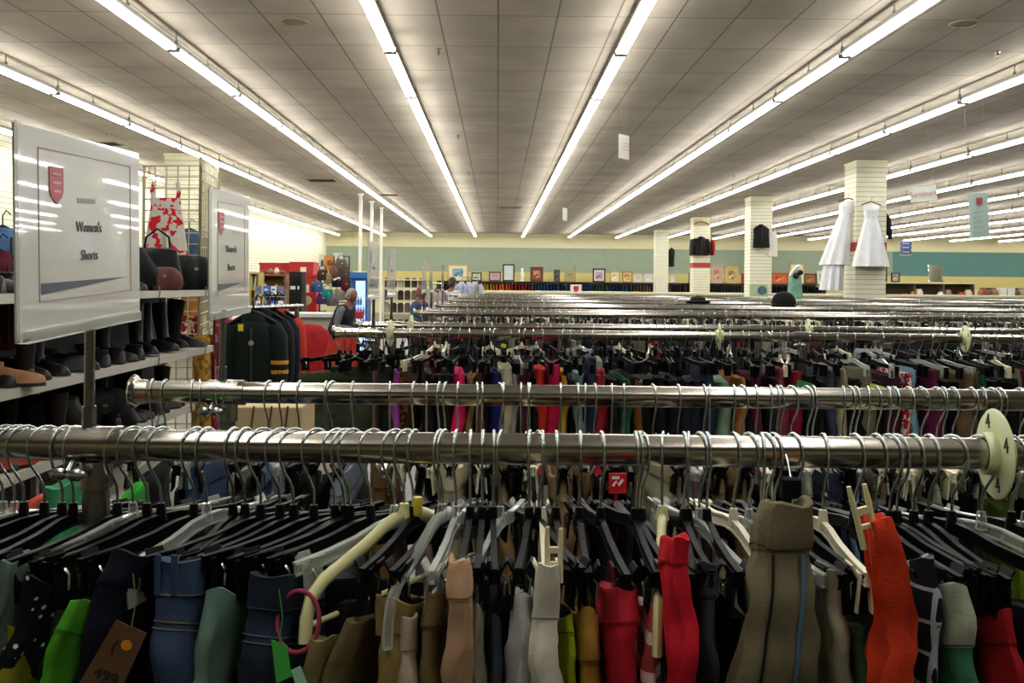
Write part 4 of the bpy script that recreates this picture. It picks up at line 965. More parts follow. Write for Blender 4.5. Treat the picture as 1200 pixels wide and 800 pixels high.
# a low cream carton and its slats under the second rail
bx = empty('carton', Vector((PX(322, 490, 3.3), 3.3, 0)), (0,0,.05), 'cream carton standing behind the second rail at left', 'box'); TANC = mat('cream_card', '#c3ae82', .8, noise=.05)
MB().box((0,0,P(322,470,3.3).z/2), (.24,.3,P(322,470,3.3).z)).build('carton_body', TANC, bx, bevel=.004)
m = MB()
for k in (-.06, 0, .055): m.box((k,-.152,P(322,485,3.3).z-.1),(.006,.003,.3),(0,.12,0))
m.build('dark_slits', mat('brown_line', '#6a3a24', .8), bx)
# ================================================================== CHECKOUT AREA
def shelfunit(x0, x1, ytop, Y, d, zs, col, label, back=True, name='bookcase'):
    a, b = P(x0, 330, Y), P(x1, 330, Y); zt = P((x0+x1)/2, ytop, Y).z; w_ = b.x-a.x
    o = empty(name, ((a.x+b.x)/2, Y+d/2, 0), None, label, 'shelving'); m = mat('shelf_wood', col, .55, noise=.12)
    for s in (-1, 1): MB().box((s*(w_/2-.015), 0, zt/2), (.03, d, zt)).build('side_panel', m, o)
    for z in list(zs)+[zt]: MB().box((0, 0, z-.015), (w_-.06, d, .03)).build('shelf', m, o)
    if back: MB().box((0, d/2-.01, zt/2), (w_-.06, .015, zt-.04)).build('back_panel', m, o)
    return o, zt, w_
o, zt, w_ = shelfunit(292, 304, 319, 15, .3, (.4, .8, 1.15, 1.5), '#b39a52', 'yellow wooden bookcase at the left of the red booth')
for k in range(9):
    z = (.8, 1.15, 1.5)[k//3]
    q = MB().box((0,0,.1), (.03,.18,.2)).build('book', mat('book_cover', ['#5d7a6a','#8a3a2c','#d0c8a8','#3e4a5c','#b08038','#6a4a3a','#8fa07a','#c0b090','#42342c'][k], .6), None, False, (o.location.x-.045+.045*(k%3), 15.1, z+.001), (0, .12*(k%2), 0)); tag(q, 'small book standing in the yellow wooden bookcase', 'book', 'books in the yellow bookcase')
RED = mat('red_booth_panel', '#b8221c', .5)
def booth(x0, x1, yt, Y, d, label, papers, yaw=0):
    a, b = P(x0, 330, Y), P(x1, 330, Y); zt = P((x0+x1)/2, yt, Y).z; w_ = b.x-a.x
    o = empty('red_booth', ((a.x+b.x)/2, Y, 0), (0,0,yaw), label, 'booth', 'red booth panels by the registers')
    MB().box((0, d/2, zt/2), (w_, d, zt)).build('panel', RED, o, bevel=.01); MB().box((0, d/2, zt-.02), (w_+.03, d+.03, .05)).build('top_rail', RED, o)
    for px, py, pw, ph in papers:
        q = P(px, py, Y); MB().box((q.x-o.location.x, -.008, q.z), (pw, .006, ph)).build('notice', mat('notice_paper', '#e6ddc8', .7), o)
    return o
booth(304, 343, 308, 21, .5, 'low red booth wall left of the black cabinet', [])
booth(340, 367, 307, 20.5, .8, 'red booth with a white notice near its top corner', [(355.5, 317, .13, .16)])
booth(352, 371, 322, 17.5, .4, 'lower red panel with two pale notices by the man', [(358.5, 338, .12, .15)])
o = MB().lathe([(.075,0),(.08,.006),(.075,.012)], n=24, axis='Y').build('round_sign', mat('cream_disc', '#ddd0a0', .6), None, True, P(360, 352, 16.8)); tag(o, 'round cream sign in front of the red panel', 'sign'); MB().tube([(0,0,-.07),(0,0,-1.1)], .008, 6).build('stem', STEEL, o); MB().lathe([(.1,-1.31+.0),(.1,-1.1)], n=16).build('base', DARKG, o)
o, zt, w_ = shelfunit(303, 335, 321, 16.5, .35, (.5, .9, 1.22, 1.48), '#8a6238', 'brown wooden shelves holding small ornaments before the red booth')
for k in range(16):
    z = (.9, 1.22, 1.48, zt)[k//4]; c = ['#5a3a2c','#8c6a48','#d8d0c0','#6a4030','#b0926a','#48342c'][k % 6]
    q = MB().lathe([(.02,0),(.045,.02),(.05,.06),(.03,.09),(.02,.11),(.026,.12)], n=12).build('vase', mat('glaze', c, .35), None, True, (o.location.x-.17+.11*(k%4), 16.62, z+.002)); tag(q, 'small ornament jar on the brown shelves by the red booth', 'vase', 'ornaments on the brown shelves')
    q.scale = (1, 1, .7 + .3*(k%3)/2)
o = empty('black_cabinet', (PX(346, 330, 16.2), 16.2, 0), None, 'tall black cabinet with white labels before the red booth', 'cabinet')
zt = P(345, 318, 16.2).z; MB().box((0,.2,zt/2), (.22,.4,zt)).build('body', mat('black_laminate', '#100e10', .35), o, bevel=.006)
MB().box((0,-.008,zt*.5), (.2,.016,zt*.9)).build('door', mat('black_door', '#0b0a0c', .3), o, bevel=.003)
q = P(343.5, 337, 16.2); MB().box((q.x-o.location.x,-.02,q.z), (.09,.004,.06)).build('paper_label', mat('label_white', '#dcd8cf', .7), o)
q = P(350, 337, 16.2); MB().box((q.x-o.location.x,-.02,q.z), (.025,.004,.06)).build('paper_label', mat('label_white', '#dcd8cf', .7), o)
# display with blue and white packets
BLU = mat('packet_blue', '#3a6fc8', .4); WHP = mat('packet_white', '#dfe4ea', .4)
o = empty('display_rack', (PX(317, 350, 14.5), 14.5, 0), None, 'wire display rack of blue and white packets below the shelves', 'display rack')
m = MB()
for zz in (.5, .95, 1.15, 1.38): m.tube([(-.24,0,zz),(.24,0,zz)], .008, 6)
for xx in (-.24, .24): m.tube([(xx,0,0),(xx,0,1.5)], .010, 6)
m.box((0,0,.02),(.55,.35,.03)); m.build('frame', STEEL, o, True)
for k in range(12):
    z = (1.0, 1.19, 1.42)[k//4]
    q = MB().box((0,-.02,.06), (.08,.03,.13)).build('packet', BLU if k % 3 == 0 else WHP if k % 3 == 1 else mat('packet_grey', '#7a7c88', .4), None, False, (o.location.x-.17+.115*(k%4), 14.47, z)); tag(q, 'small blue, white or grey packet hanging on the display rack', 'packet', 'packets on the display rack'); MB().box((0,-.037,.07),(.05,.003,.03)).build('packet_label', BLU if k%3 else WHP, q)
# cluttered bins of small goods left of the counter
for k in range(10):
    c = ['#6f6a78','#8a8490','#58505c','#9a8f9c','#a8b4c4','#5a4a54','#7c5a5c','#8e8a94','#46424e','#b8b0b8'][k]
    q = bag(Vector((PX(308+8*k, 350, 13.6), 13.9, .93)), (.11,.1,.13), mat('cloth_bundle', c, .7), 'small packed bundle on the counter below the red booth, %s from the left' % ordinal(k+1), 0, False, name='bundle', seed=k)
ct = empty('checkout_counter', (PX(345, 380, 13.5), 13.5, 0), None, 'pale grey checkout counter left of the seated man', 'counter'); CG = mat('counter_laminate', '#b7b4a6', .5)
zc = P(350, 367, 13.5).z; hw = (PX(390,380,13.5)-PX(295,380,13.5))/2
MB().box((0,.35,zc-.03),(hw*2,.8,.06)).build('worktop', mat('counter_top', '#c9c8c2', .35), ct, bevel=.008); MB().box((0,.38,(zc-.06)/2),(hw*2-.06,.7,zc-.06)).build('body', CG, ct)
for s in (-.4, .25): MB().box((s,.02,.55),(.5,.02,.5)).build('front_panel', mat('counter_panel', '#a3a196', .5), ct, bevel=.004)
MB().box((0,.01,.72),(hw*2-.06,.02,.03)).build('trim_strip', DARKG, ct)
for k in range(10):
    pass
# shelves and bin behind
# accessory rack with handbags
ac = empty('bag_rack', (PX(392, 330, 17.0), 17.0, 0), None, 'tall rack hung with handbags behind the seated man', 'rack')
zt = P(392, 300, 17).z
m = MB(); 
for xx in (-.27, .27): m.tube([(xx,0,0),(xx,0,zt)], .015, 8)
for zz in (.9, 1.25, 1.6, 1.95, zt): m.tube([(-.27,0,zz),(.27,0,zz)], .010, 8)
m.box((0,0,.02),(.6,.4,.04)); m.build('frame', DARKG, ac, True)
BC = [(378,322,'#3a2c28'),(386,326,'#9a7a58'),(384,345,'#1f8a80'),(393,318,'#6a4c3a'),(396,330,'#16141a'),(404,322,'#4a3a34'),(406,334,'#5a1c28'),(412,330,'#3c3430'),(400,310,'#5b5048'),(378,350,'#5a3a6a'),(372,336,'#3f5a8a'),(410,345,'#2c2826'),(390,352,'#7c6a6a'),(398,345,'#8c8274')]
for k, (x, y, c) in enumerate(BC):
    nm = {'#1f8a80':'teal green','#5a1c28':'burgundy','#3f5a8a':'denim blue','#5a3a6a':'purple','#16141a':'black and white','#9a7a58':'tan'}.get(c, 'brownish grey')
    p = P(x, y, 16.75); q = bag(p-Vector((0,0,.1)), (.22,.12,.2), c, '%s handbag, %s on the tall rack' % (nm, ordinal(k+1)), rr.uniform(-.4,.4), True, seed=k)
    if c == '#16141a': MB().tube([(-.09,-.05,.13),(0,-.06,.17),(.09,-.05,.13)], .018, 8).build('white_trim', WHITEM, q, True)
for x, y, c, wd, hi, lab in ((377,308,'#d9d2c4',.10,.32,'narrow white card at the top of the bag rack'), (386,308,'#c98b3c',.2,.28,'orange patterned poster above the bag rack'), (396,306,'#d8d6d2',.17,.30,'white poster with dark script above the bag rack')):
    q = MB().box((0,0,0),(wd,.012,hi)).build('poster', mat('poster_paper', c, .6), None, False, P(x, y, 16.9), bevel=.002); tag(q, lab, 'poster')
    MB().ell((.01,-.008,.0),(wd*.28,.004,hi*.2)).build('print', mat('poster_print', '#8c4a30' if c == '#c98b3c' else '#5a5050', .6), q, True)
    MB().tube([(0,.01,-hi/2),(0,.01,-hi/2-.25)], .006, 6).build('stem', STEEL, q)
# blue-and-white glazed cooler
cl = empty('drinks_cooler', (PX(420, 340, 15.5), 15.5, 0), None, 'upright cooler with blue top and glowing white glass door', 'cooler')
zt = P(419, 319, 15.5).z; hw = .13
MB().box((0,.3,zt/2),(hw*2+.02,.5,zt)).build('cabinet', mat('cooler_blue', '#2c5894', .4), cl, bevel=.006)
MB().box((0,.03,zt-.05),(hw*2+.03,.06,.10)).build('header', mat('cooler_header', '#2f72c0', .4), cl, bevel=.004)
MB().box((.03,.035,zt*.5-.0),(.16,.02,zt*.84)).build('lit_glass', mat('cooler_glow', '#b4d2f2', .3, emit=.8), cl)
m = MB()
for k in range(14): m.lathe([(.018,0),(.02,.08),(.008,.11),(.008,.14)], (-.09+.045*(k%5), .0, .9+.17*(k//5)), 8)
m.build('door_items', mat('bottle_glass', '#4f6a9c', .3), cl, True)
# white shelving with clutter behind the registers
o, zt, w_ = shelfunit(449, 497, 327, 22, .4, (.5, .9, 1.2, 1.5), '#cfc9b4', 'pale shelving with dark goods behind the signs', False, 'display_shelving')
for k in range(24):
    z = (.5,.9,1.2,1.5)[k//6]; c = ['#1c1a18','#3a302a','#6a5a4a','#28262c','#8a3a2c','#4a4a50','#b0a890'][k%7]
    q = MB().box((0,0,.11),(.12,.25,.2)).box((0,0,.225),(.08,.2,.03)).build('storage_box', mat('box_card', c, .7), None, False, (o.location.x-.42+.165*(k%6), 22.2, z+.002)); tag(q, 'small box of goods on the pale shelving', 'box', 'boxes on the pale shelving')
# ================================================================== PEOPLE
SKIN = mat('skin', '#7d5040', .6)
def skin_eval(name, verts, edges, radii, m, root_i=0, sub=2):
    me = bpy.data.meshes.new(name); me.from_pydata(verts, edges, []); o = bpy.data.objects.new(name, me); COL.objects.link(o)
    sk = o.modifiers.new('s', 'SKIN'); sk.use_smooth_shade = True
    sv = me.skin_vertices[0].data if me.skin_vertices else None
    if sv is None:
        bm = bmesh.new(); bm.from_mesh(me); bm.verts.layers.skin.verify(); bm.to_mesh(me); bm.free(); sv = me.skin_vertices[0].data
    for i, r in enumerate(radii):
        sv[i].radius = (r, r) if not isinstance(r, tuple) else r; sv[i].use_root = (i == root_i)
    s = o.modifiers.new('d', 'SUBSURF'); s.levels = sub; s.render_levels = sub
    bpy.context.view_layer.update()
    ev = bpy.data.meshes.new_from_object(o.evaluated_get(bpy.context.evaluated_depsgraph_get()))
    bpy.data.objects.remove(o); ev.materials.clear(); ev.materials.append(m); ev.polygons.foreach_set('use_smooth', [True]*len(ev.polygons)); return ev
def head_mb(hp, turn, nod):
    m = MB(); q = (Matrix.Rotation(turn, 3, 'Z') @ Matrix.Rotation(nod, 3, 'X')); hp = Vector(hp)
    m.ell((0,0,.01), (.075,.093,.112), 24, 18); m.ell((0,-.012,-.062), (.052,.062,.05), 16, 10)
    m.rings([[Vector((w_*math.cos(t), y - d*abs(math.sin(t)), z)) for t in [PI*k/6 for k in range(7)]] for z, w_, y, d in ((.02,.006,-.088,.004),(-.005,.010,-.088,.014),(-.024,.016,-.086,.022),(-.03,.014,-.084,.006))])
    for s in (-1,1):
        m.ell((s*.077,.008,-.005), (.008,.018,.03), 10, 8); m.ell((s*.03,-.079,.022), (.016,.012,.006), 8, 6)
    m.ell((0,-.078,-.055), (.024,.012,.005), 10, 6); m.ell((0,-.077,-.065), (.02,.012,.006), 10, 6)
    m.v = [tuple(q @ Vector(v) + hp) for v in m.v]; return m, q, hp
def person(loc, yaw, label, top, vest, legs, hair, arms, turn=0, nod=.2, lean=.0, bald=False, sleeve=None):
    o = empty('person', loc, (0,0,yaw), label, 'person')
    L = lean
    V = [(0,0,.95),(0,-.02*L*5,1.10),(0,-.06*L*5,1.28),(0,-.09*L*5,1.42),(0,-.11*L*5,1.50)]
    hd = (0,-.125*L*5-.01,1.62)
    Rr = [(.15,.11),(.135,.10),(.155,.105),(.10,.08),(.052,.052)]
    E = [(0,1),(1,2),(2,3),(3,4)]
    V.append(hd); Rr.append((.06,.06)); E.append((4,5))
    def add(p, r, par): V.append(tuple(p)); Rr.append(r if isinstance(r, tuple) else (r,r)); E.append((par, len(V)-1)); return len(V)-1
    armids = []
    for s, (el, wr) in zip((-1, 1), arms):
        sh = add((s*.175, V[3][1], 1.40), .058, 3); e_ = add(el, .044, sh); w2 = add(wr, .030, e_); armids.append((sh, e_, w2))
        d = (Vector(wr)-Vector(el)).normalized(); palm = add(Vector(wr)+d*.06, (.034,.018), w2); side = d.cross(Vector((0,0,1))).normalized()
        for f in range(4):
            b = Vector(wr)+d*.095+side*(.012*(f-1.5)*2*.75); ln = (.06,.072,.068,.052)[f]
            a1 = add(b, .0095, palm); a2 = add(b+d*ln*.55+Vector((0,0,-.008)), .0085, a1); add(b+d*ln*.85+Vector((0,0,-.028)), .0075, a2)
        t1 = add(Vector(wr)+d*.04-side*s*.032, .011, palm); add(Vector(wr)+d*.075-side*s*.045, .009, t1)
    legids = []
    for s in (-1, 1):
        h = add((s*.095,0,.88), (.088,.088), 0); k = add((s*.11,-.02,.49), .058, h); a = add((s*.12,.02,.09), .040, k); t = add((s*.13,-.13,.045), (.042,.03), a); legids.append((h,k,a,t))
    me = skin_eval('body', V, E, Rr, SKIN, 0)
    hm_, q, hp = head_mb(hd, turn, nod)
    bm = bmesh.new(); bm.from_mesh(me); hme = hm_.mesh('h', SKIN, True); bm.from_mesh(hme); bm.to_mesh(me); bm.free(); me.polygons.foreach_set('use_smooth', [True]*len(me.polygons))
    link('body', me, o)
    ha = MB()
    for z, w_, y, d in (): pass
    if bald:
        ha.rings([[Vector((.081*math.sin(t), .012+.088*math.cos(t)*1.02, z)) for t in [-2.0+4.0*k/16 for k in range(17)]] for z in (-.045, 0, .035)] , False, False, False)
        ha.ell((0,.02,.022), (.0775,.0835,.103), 20, 14)
    else:
        ha.ell((0,.018,.03), (.084,.092,.105), 22, 14); ha.ell((0,.06,-.02), (.07,.055,.08), 16, 10)
    ha.v = [tuple(q @ Vector(v) + hp) for v in ha.v]; ha.build('hair', mat('hair', hair, .7), o, True)
    # shirt with sleeves
    vs = [V[i] for i in range(4)]; rs = [(.165,.125),(.15,.115),(.17,.12),(.105,.09)]; es = [(0,1),(1,2),(2,3)]
    for sh, e_, w2 in armids:
        i = len(vs); wv = Vector(V[e_]).lerp(Vector(V[w2]), .9); vs += [V[sh], V[e_], tuple(wv)]; rs += [(.07,.07),(.055,.055),(.038,.038)]; es += [(3,i),(i,i+1),(i+1,i+2)]
    link('shirt', skin_eval('shirt', vs, es, rs, cloth(sleeve or top), 0), o)
    if vest:
        link('vest', skin_eval('vest', [V[0],V[1],V[2],tuple(Vector(V[3])+Vector((0,0,.02))),(-.13,V[3][1],1.41),(.13,V[3][1],1.41)], [(0,1),(1,2),(2,3),(3,4),(3,5)], [(.20,.16),(.19,.155),(.205,.155),(.11,.10),(.085,.09),(.085,.09)], cloth(vest), 0), o)
    vs = [(0,0,.97)]; rs = [(.165,.13)]; es = []
    for h, k, a, t in legids:
        i = len(vs); vs += [V[h], V[k], (V[a][0], V[a][1], .11)]; rs += [(.10,.10),(.072,.072),(.062,.062)]; es += [(0,i),(i,i+1),(i+1,i+2)]
    link('trousers', skin_eval('trousers', vs, es, rs, cloth(legs), 0), o)
    for s in (-1,1): MB().rings([[Vector((s*.125+w_*math.cos(t), y, max(.0, h*math.sin(t))+.0)) for t in [2*PI*k/14 for k in range(14)]] for y, w_, h in ((.07,.02,.05),(.06,.042,.09),(-.02,.045,.09),(-.12,.05,.06),(-.19,.035,.04),(-.20,.01,.02))]).build('shoe', mat('shoe_black', '#121212', .4), o, True)
    return o
pm = P(400, 352, 13.0)
o = person(Vector((pm.x-.08, 13.0, 0)), R(68), 'bald man in a dark vest and grey sleeves looking down at his hands', '#77777c', '#26262e', '#20242e', '#8d8a86', [((-.24,-.16,1.14),(-.10,-.42,1.10)), ((.24,-.16,1.14),(.12,-.42,1.10))], nod=.45, lean=.45, bald=True)
o.scale = (.88, .88, .88); o.location.z = 0
q = MB().box((0,0,0), (.12,.05,.10)).build('red_wallet', mat('red_vinyl', '#a8242c', .5), None, False, P(421, 369, 12.85), (0,0,R(20)), bevel=.006); tag(q, 'small red purse held in the hands of the man', 'purse'); MB().tube([(-.03,0,.05),(0,0,.09),(.03,0,.05)], .005, 6).build('loop', mat('red_vinyl', '#a8242c', .5), q, True)
o = person(Vector((PX(528, 340, 19.5), 19.5, 0)), R(150), 'person in a loose white shirt with dark hair among the racks', '#d9d7dc', None, '#2a2c34', '#3a1c16', [((-.27,-.10,1.14),(-.2,-.36,1.05)), ((.27,-.10,1.14),(.2,-.36,1.05))], nod=.3, lean=.1)
o = person(Vector((PX(487, 345, 15), 15, 0)), R(60), 'person in a denim blue shirt beyond the fourth sign', '#3d5478', None, '#22242c', '#7a4a44', [((-.25,-.12,1.14),(-.14,-.40,1.12)), ((.25,-.12,1.14),(.14,-.40,1.12))], nod=.3, lean=.2); o.scale = (.9,.9,.9)
for x, Y, c, lab in ((541, 21, '#c3cbe4', 'pale blue white shirt hanging behind the person in white'), (549, 21.25, '#dcdce0', 'white shirt hanging right of the pale blue one'), (556, 21.3, '#d6d4d6', 'white blouse at the right end of the white shirts'), (512, 17, '#a08890', 'dusty pink blouse on the rack left of the person in white'), (505, 16, '#c0b8ae', 'beige blouse left of the dusty pink one')):
    jacket(P(x, 331 if x > 530 else 340, Y), R(20), .8, c, lab, L=.6, wd=.2, name='blouse')
# ================================================================== THE BACK WALL: rack, pictures
BY = 47.6
ztop = P(700, 330.5, BY).z
x0, x1 = P(512, 335, BY).x, P(968, 335, BY).x
o = empty('shirt_rack', ((x0+x1)/2, BY+.2, 0), None, 'long dark wall rack under the row of pictures', 'clothes rack'); w_ = x1-x0
MB().box((0,.55,ztop-.03),(w_,1.6,.06)).build('top_shelf', mat('dark_brown_shelf', '#2a221c', .6), o)
MB().tube([(-w_/2,0,ztop-.12),(w_/2,0,ztop-.12)], .02, 8).build('rail', CHROME, o, True)
MB().box((0,1.3,ztop/2),(w_,.04,ztop-.08)).build('back_panel', mat('rack_dark_board', '#3a332c', .8), o)  # plain dark brown board behind the hanging shirts
k = 0; xx = -w_/2
while xx <= w_/2+.01: MB().box((xx,.3,(ztop-.06)/2),(.05,.9,ztop-.06)).build('upright', DARKG, o); xx += w_/6
segs = [(542,568,['#dcdad6','#c8ccd8','#e2e0dc']),(568,582,['#c98a1c','#d8a030']),(582,600,['#d8501c','#e0641c']),(600,624,['#a81c1c','#8c1420','#c02a20']),(624,655,['#1c3a6a','#1f5a8c','#24508a']),(655,668,['#1c2244','#2a2c54']),(668,696,['#22305c','#1c2a50']),(696,712,['#2c5a38','#24422c']),(712,740,['#1c3c70','#235a7a','#1c2c4a']),(740,770,['#6a5444','#54402f','#7c6a58']),(786,876,['#3a3c44','#2c2e34','#4c4e58','#24252a']),(876,966,['#141416','#1c1c20','#101012'])]
SHM = {}
n_s = 0
for a, b, cols in segs:
    x = a
    while x < b:
        c = rr.choice(cols)
        if c not in SHM: SHM[c] = rows_mesh([(0,.015,.06,0,0),(-.03,.04,.2,0,.03),(-.3,.055,.22,0,.08),(-.75,.06,.22,0,.1)], n=14, folds=3, seed=len(SHM)).mesh('hanging_shirt', cloth(c), True)
        q = link('shirt', SHM[c], None, (P(x, 335, BY).x, BY+.2, ztop-.15)); hue = 'white' if a == 542 else 'yellow and orange' if a == 568 else 'orange' if a == 582 else 'red' if a == 600 else 'blue' if a in (624, 668, 712) else 'navy' if a == 655 else 'green' if a == 696 else 'brown' if a == 740 else 'charcoal' if a == 786 else 'black'
        tag(q, '%s shirt hanging in the far wall rack%s' % (hue, {668: ' right of the red shield sign', 712: ' right of the green ones', 624: ' left of the navy ones'}.get(a, '')), 'shirt', 'far wall shirts sorted by colour, %s stretch' % ordinal(segs.index((a,b,cols))+1)); x += rr.uniform(3.2, 4.4)
def picture(x, y, w_px, h_px, fcol, mcol, acol, label, Y=BY+.75, mirror=False):
    s = Y/F; wd, hi = w_px*s, h_px*s; p = P(x, y, Y); p.z = (ztop if x < 1000 else P(1090, 331, 46).z) + hi/2 + .002
    if x > 1090: p.z = P(x, y, Y).z
    o = MB(); t = min(.07, wd*.12); o.box((0,.0,0),(wd,.03,hi)); 
    for sx in (-1,1): o.box((sx*(wd/2-t/2),-.03,0),(t,.05,hi)); o.box((0,-.03,sx*(hi/2-t/2)),(wd,.05,t))
    o = o.build('picture', mat('frame_finish', fcol, .45), None, False, p, (R(0),0,0)); tag(o, label, 'picture', 'pictures on the back wall shelf')
    MB().box((0,-.02,0),(wd-2*t,.012,hi-2*t)).build('mount', mat('mount_board', mcol, .6), o)
    if acol:
        m = MB(); m.box((0,-.028,0),(wd*.52,.006,hi*.5)); m.build('artwork', mat('artwork', acol[0], .6, pattern='blotch', col2=acol[1], pscale=5), o)
    return o
PIC = [(536.5,317,24,19,'#c8a860','#dfdabf',('#8aa8a4','#4e7a80'),'landscape print in a wide cream mount and gilt frame'),(558.5,321.5,12,10,'#2a221c','#d8d8cc',('#c8ccc0','#9aa89c'),'small black framed print with a white centre'),(580,321.5,14,11,'#6a4c40','#cdb8b0',('#b088a8','#c8a0b4'),'lilac print in a brown frame'),(596,317,14,20,'#1e1a18','#cfd2d6',None,'tall blank white sheet in a black frame'),(629,318.5,15,17,'#5a2a1c','#7a3a26',('#c89468','#8a4a30'),'dark red framed portrait with tan figure'),(652.5,320,7,14,'#332c2c','#4a4448',('#5c5a6a','#2c2a30'),'narrow dark picture left of the gold landscape'),(668,319.5,13,13.5,'#b8924a','#b0a070',('#7c8c74','#a89a5c'),'gold framed green landscape'),(702,318.5,15,16,'#2c2024','#dcd2d0',('#c8a0b0','#8a7088'),'black framed pink flower print'),(720.5,320.5,12,13,'#c8a050','#e0d8c0',('#c8b48c','#e8e4da'),'gold framed print left of the harvest print'),(735,320.5,12,13,'#b08a3c','#dcc890',('#b07c3c','#d8b878'),'gold framed harvest print'),(747.5,322,11,11,'#d0c8b4','#e4dfd2',('#c8b8a4','#d8ccb8'),'pale framed sketch left of the blank sheet picture'),(760,322,11,11,'#cfc9ba','#dedad0',('#cfcabc','#e8e6e0'),'pale framed sheet beside the farthest column'),(788,323,6,10,'#c8b8a0','#e0d6c8',None,'pale picture just right of the farthest column'),(809.5,321,5,12,'#24201c','#8c8c84',None,'narrow dark framed picture left of the red-banded column'),(840.5,317,15,21,'#c4a48c','#c09c84',('#a86a5c','#d0b494'),'pinkish abstract canvas right of the red-banded column'),(857.5,317,15,20,'#d0b070','#c8a868',('#8a6434','#dcc88c'),'tan still life canvas with dark baskets'),(872.5,322,8,12,'#a83228','#a83228',None,'plain red canvas left of the second column'),(913.5,322.5,20,13,'#b8482c','#c86438',('#c03824','#d8a03c'),'red and yellow flower canvas'),(934,314,17,24,'#c0a860','#d8d8b8',('#a8b89c','#c8ccb0'),'tall gold framed picture behind the mint dress'),(949.5,323,15,12.5,'#4e2c18','#a06438',('#8a4c24','#b87c4c'),'brown framed square print'),(965,321,18,16,'#cdd0b8','#d4d8c0',('#5a8a44','#b8c894'),'pale framed green leaf print')]
for t in PIC: picture(*t)
o = MB().lathe([(.10,0),(.12,.03),(.06,.08),(.09,.3),(.10,.42),(.05,.5),(.07,.56),(.06,.64),(.01,.68)], n=18).build('figurine', mat('white_glaze', '#dcdad0', .3), None, True, (P(612, 325, BY+.2).x, BY+.3, ztop)); tag(o, 'small white figurine standing on the back wall shelf', 'figurine')
# long cream display counter in front of the wall rack
gx0, gx1 = P(556, 343, 33).x, P(1215, 343, 33).x; gz = P(700, 341.5, 33).z
for k in range(8):
    a = gx0 + (gx1-gx0)*k/8; b = gx0 + (gx1-gx0)*(k+1)/8; o = empty('display_gondola', ((a+b)/2, 33.6, 0), None, 'long low cream display counter before the wall rack, %s section from the left' % ordinal(k+1), 'counter', 'cream display counters')
    if abs((a+b)/2-COLX) < 2.2: pass
    MB().box((0,0,gz-.05),(b-a-.01,.9,.1)).build('worktop', mat('cream_top', '#d8d2ae', .5), o, bevel=.01); MB().box((0,0,(gz-.1)/2),(b-a-.06,.7,gz-.1)).build('body', mat('cream_body', '#b8b08c', .6), o)
    for s in (-.25,.25): MB().box((s*(b-a),-.37,.6),((b-a)*.44,.03,.9)).build('front_panel', mat('cream_panel', '#c4bd98', .6), o, bevel=.01)
# white sign with red shield
p = P(675, 338.5, 28); o = empty('shield_sign', p, None, 'small white sign with a red shield before the wall shirts', 'sign')
MB().box((0,0,0),(.34,.012,.27)).build('card', mat('white_sign', '#e4e0d8', .5), o, bevel=.003); shield(.15).build('shield_emblem', mat('red_shield', '#d0342c', .5), o, loc=(0,-.008,0), rot=(R(90),0,0)); MB().tube([(0,.01,-.13),(0,.01,-p.z+.02)], .01, 6).box((0,.01,-p.z+.015),(.3,.2,.02)).build('stand', STEEL, o)
# mint dress with black and white bow, black hat
p = P(932, 314, 16.6)
o = empty('mint_dress', p, None, 'mint green dress with a black and white bow standing above the racks', 'dress')
MINT = cloth('#8cc0a4'); rows_mesh([(-.05,.05,.04,0,0),(-.08,.09,.07,0,.01),(-.2,.11,.08,0,.02),(-.5,.14,.09,0,.05),(-.8,.18,.12,0,.06)], folds=5).build('bodice', MINT, o, True)
q = MB().ell((-.02,-.09,-.14),(.055,.03,.055)); q.ell((.06,-.09,-.08),(.055,.03,.05)); q.build('black_bow', mat('black_satin', '#111111', .4), o, True)
MB().tube([(-.12,-.10,-.14),(-.08,-.11,-.06),(0,-.10,.03),(.05,-.09,.03)], .028, 8).build('white_ribbon', mat('white_satin_ribbon', '#e8e6e2', .5), o, True)
MB().tube([(0,0,.0),(0,0,-.06)], .02, 8).tube([(0,0,-.7),(0,0,-p.z+.02)], .015, 8).box((0,0,-p.z+.01),(.3,.3,.02)).build('stand', STEEL, o)
p = P(931, 352, 9.25); o = MB().lathe([(.125,0),(.125,.03),(.115,.075),(.09,.115),(.05,.14),(.004,.148)], n=24).build('hat', cloth('#121110'), None, True, (p.x, 9.6-.0, RZ+.022)); tag(o, 'round black felt hat resting on a distant rail', 'hat'); MB().lathe([(.1262,.004),(.1262,.02),(.124,.021)], n=24).build('hat_band', mat('black_ribbon', '#050505', .4), o, True)
p = P(818, 349, 11.4); o = MB().lathe([(.15,0),(.148,.01),(.10,.02),(.09,.05),(.03,.07),(.004,.07)], n=20).build('cap', cloth('#15120f'), None, True, (p.x, 11.4, RZ+.022)); tag(o, 'flat black cap on a distant rail below the red-banded column', 'hat'); MB().lathe([(.015,.07),(.01,.08)], n=10).build('button', cloth('#15120f'), o)
# ------------------------------------------------------------------ right side: low shelf with goods, mirror
sz = P(1090, 331, 46).z; a, b = P(1036, 331, 46), P(1141, 331, 46)
o = empty('low_shelving', ((a.x+b.x)/2, 46.3, 0), None, 'low brown shelving under the teal wall band', 'shelving'); w_ = b.x-a.x
for z in (.5, 1.1, sz): MB().box((0,0,z-.03),(w_,.8,.06)).build('shelf', mat('low_shelf', '#8a7a54' if z < sz else '#cfc8a4', .6), o)
for s in (-1,-.33,.33,1): MB().box((s*(w_/2-.03),0,(sz-.06)/2),(.06,.78,sz-.06)).build('side_panel', mat('low_shelf_side', '#5a4a30', .6), o)
MB().box((0,.38,sz/2),(w_,.03,sz-.08)).build('back_panel', mat('low_shelf_back', '#4a3c28', .7), o)
picture(1049, 325, 10, 11, '#2a201c', '#a8988c', ('#8c7468', '#c8b8a8'), 'small dark framed picture right of the gown column', Y=46.2)
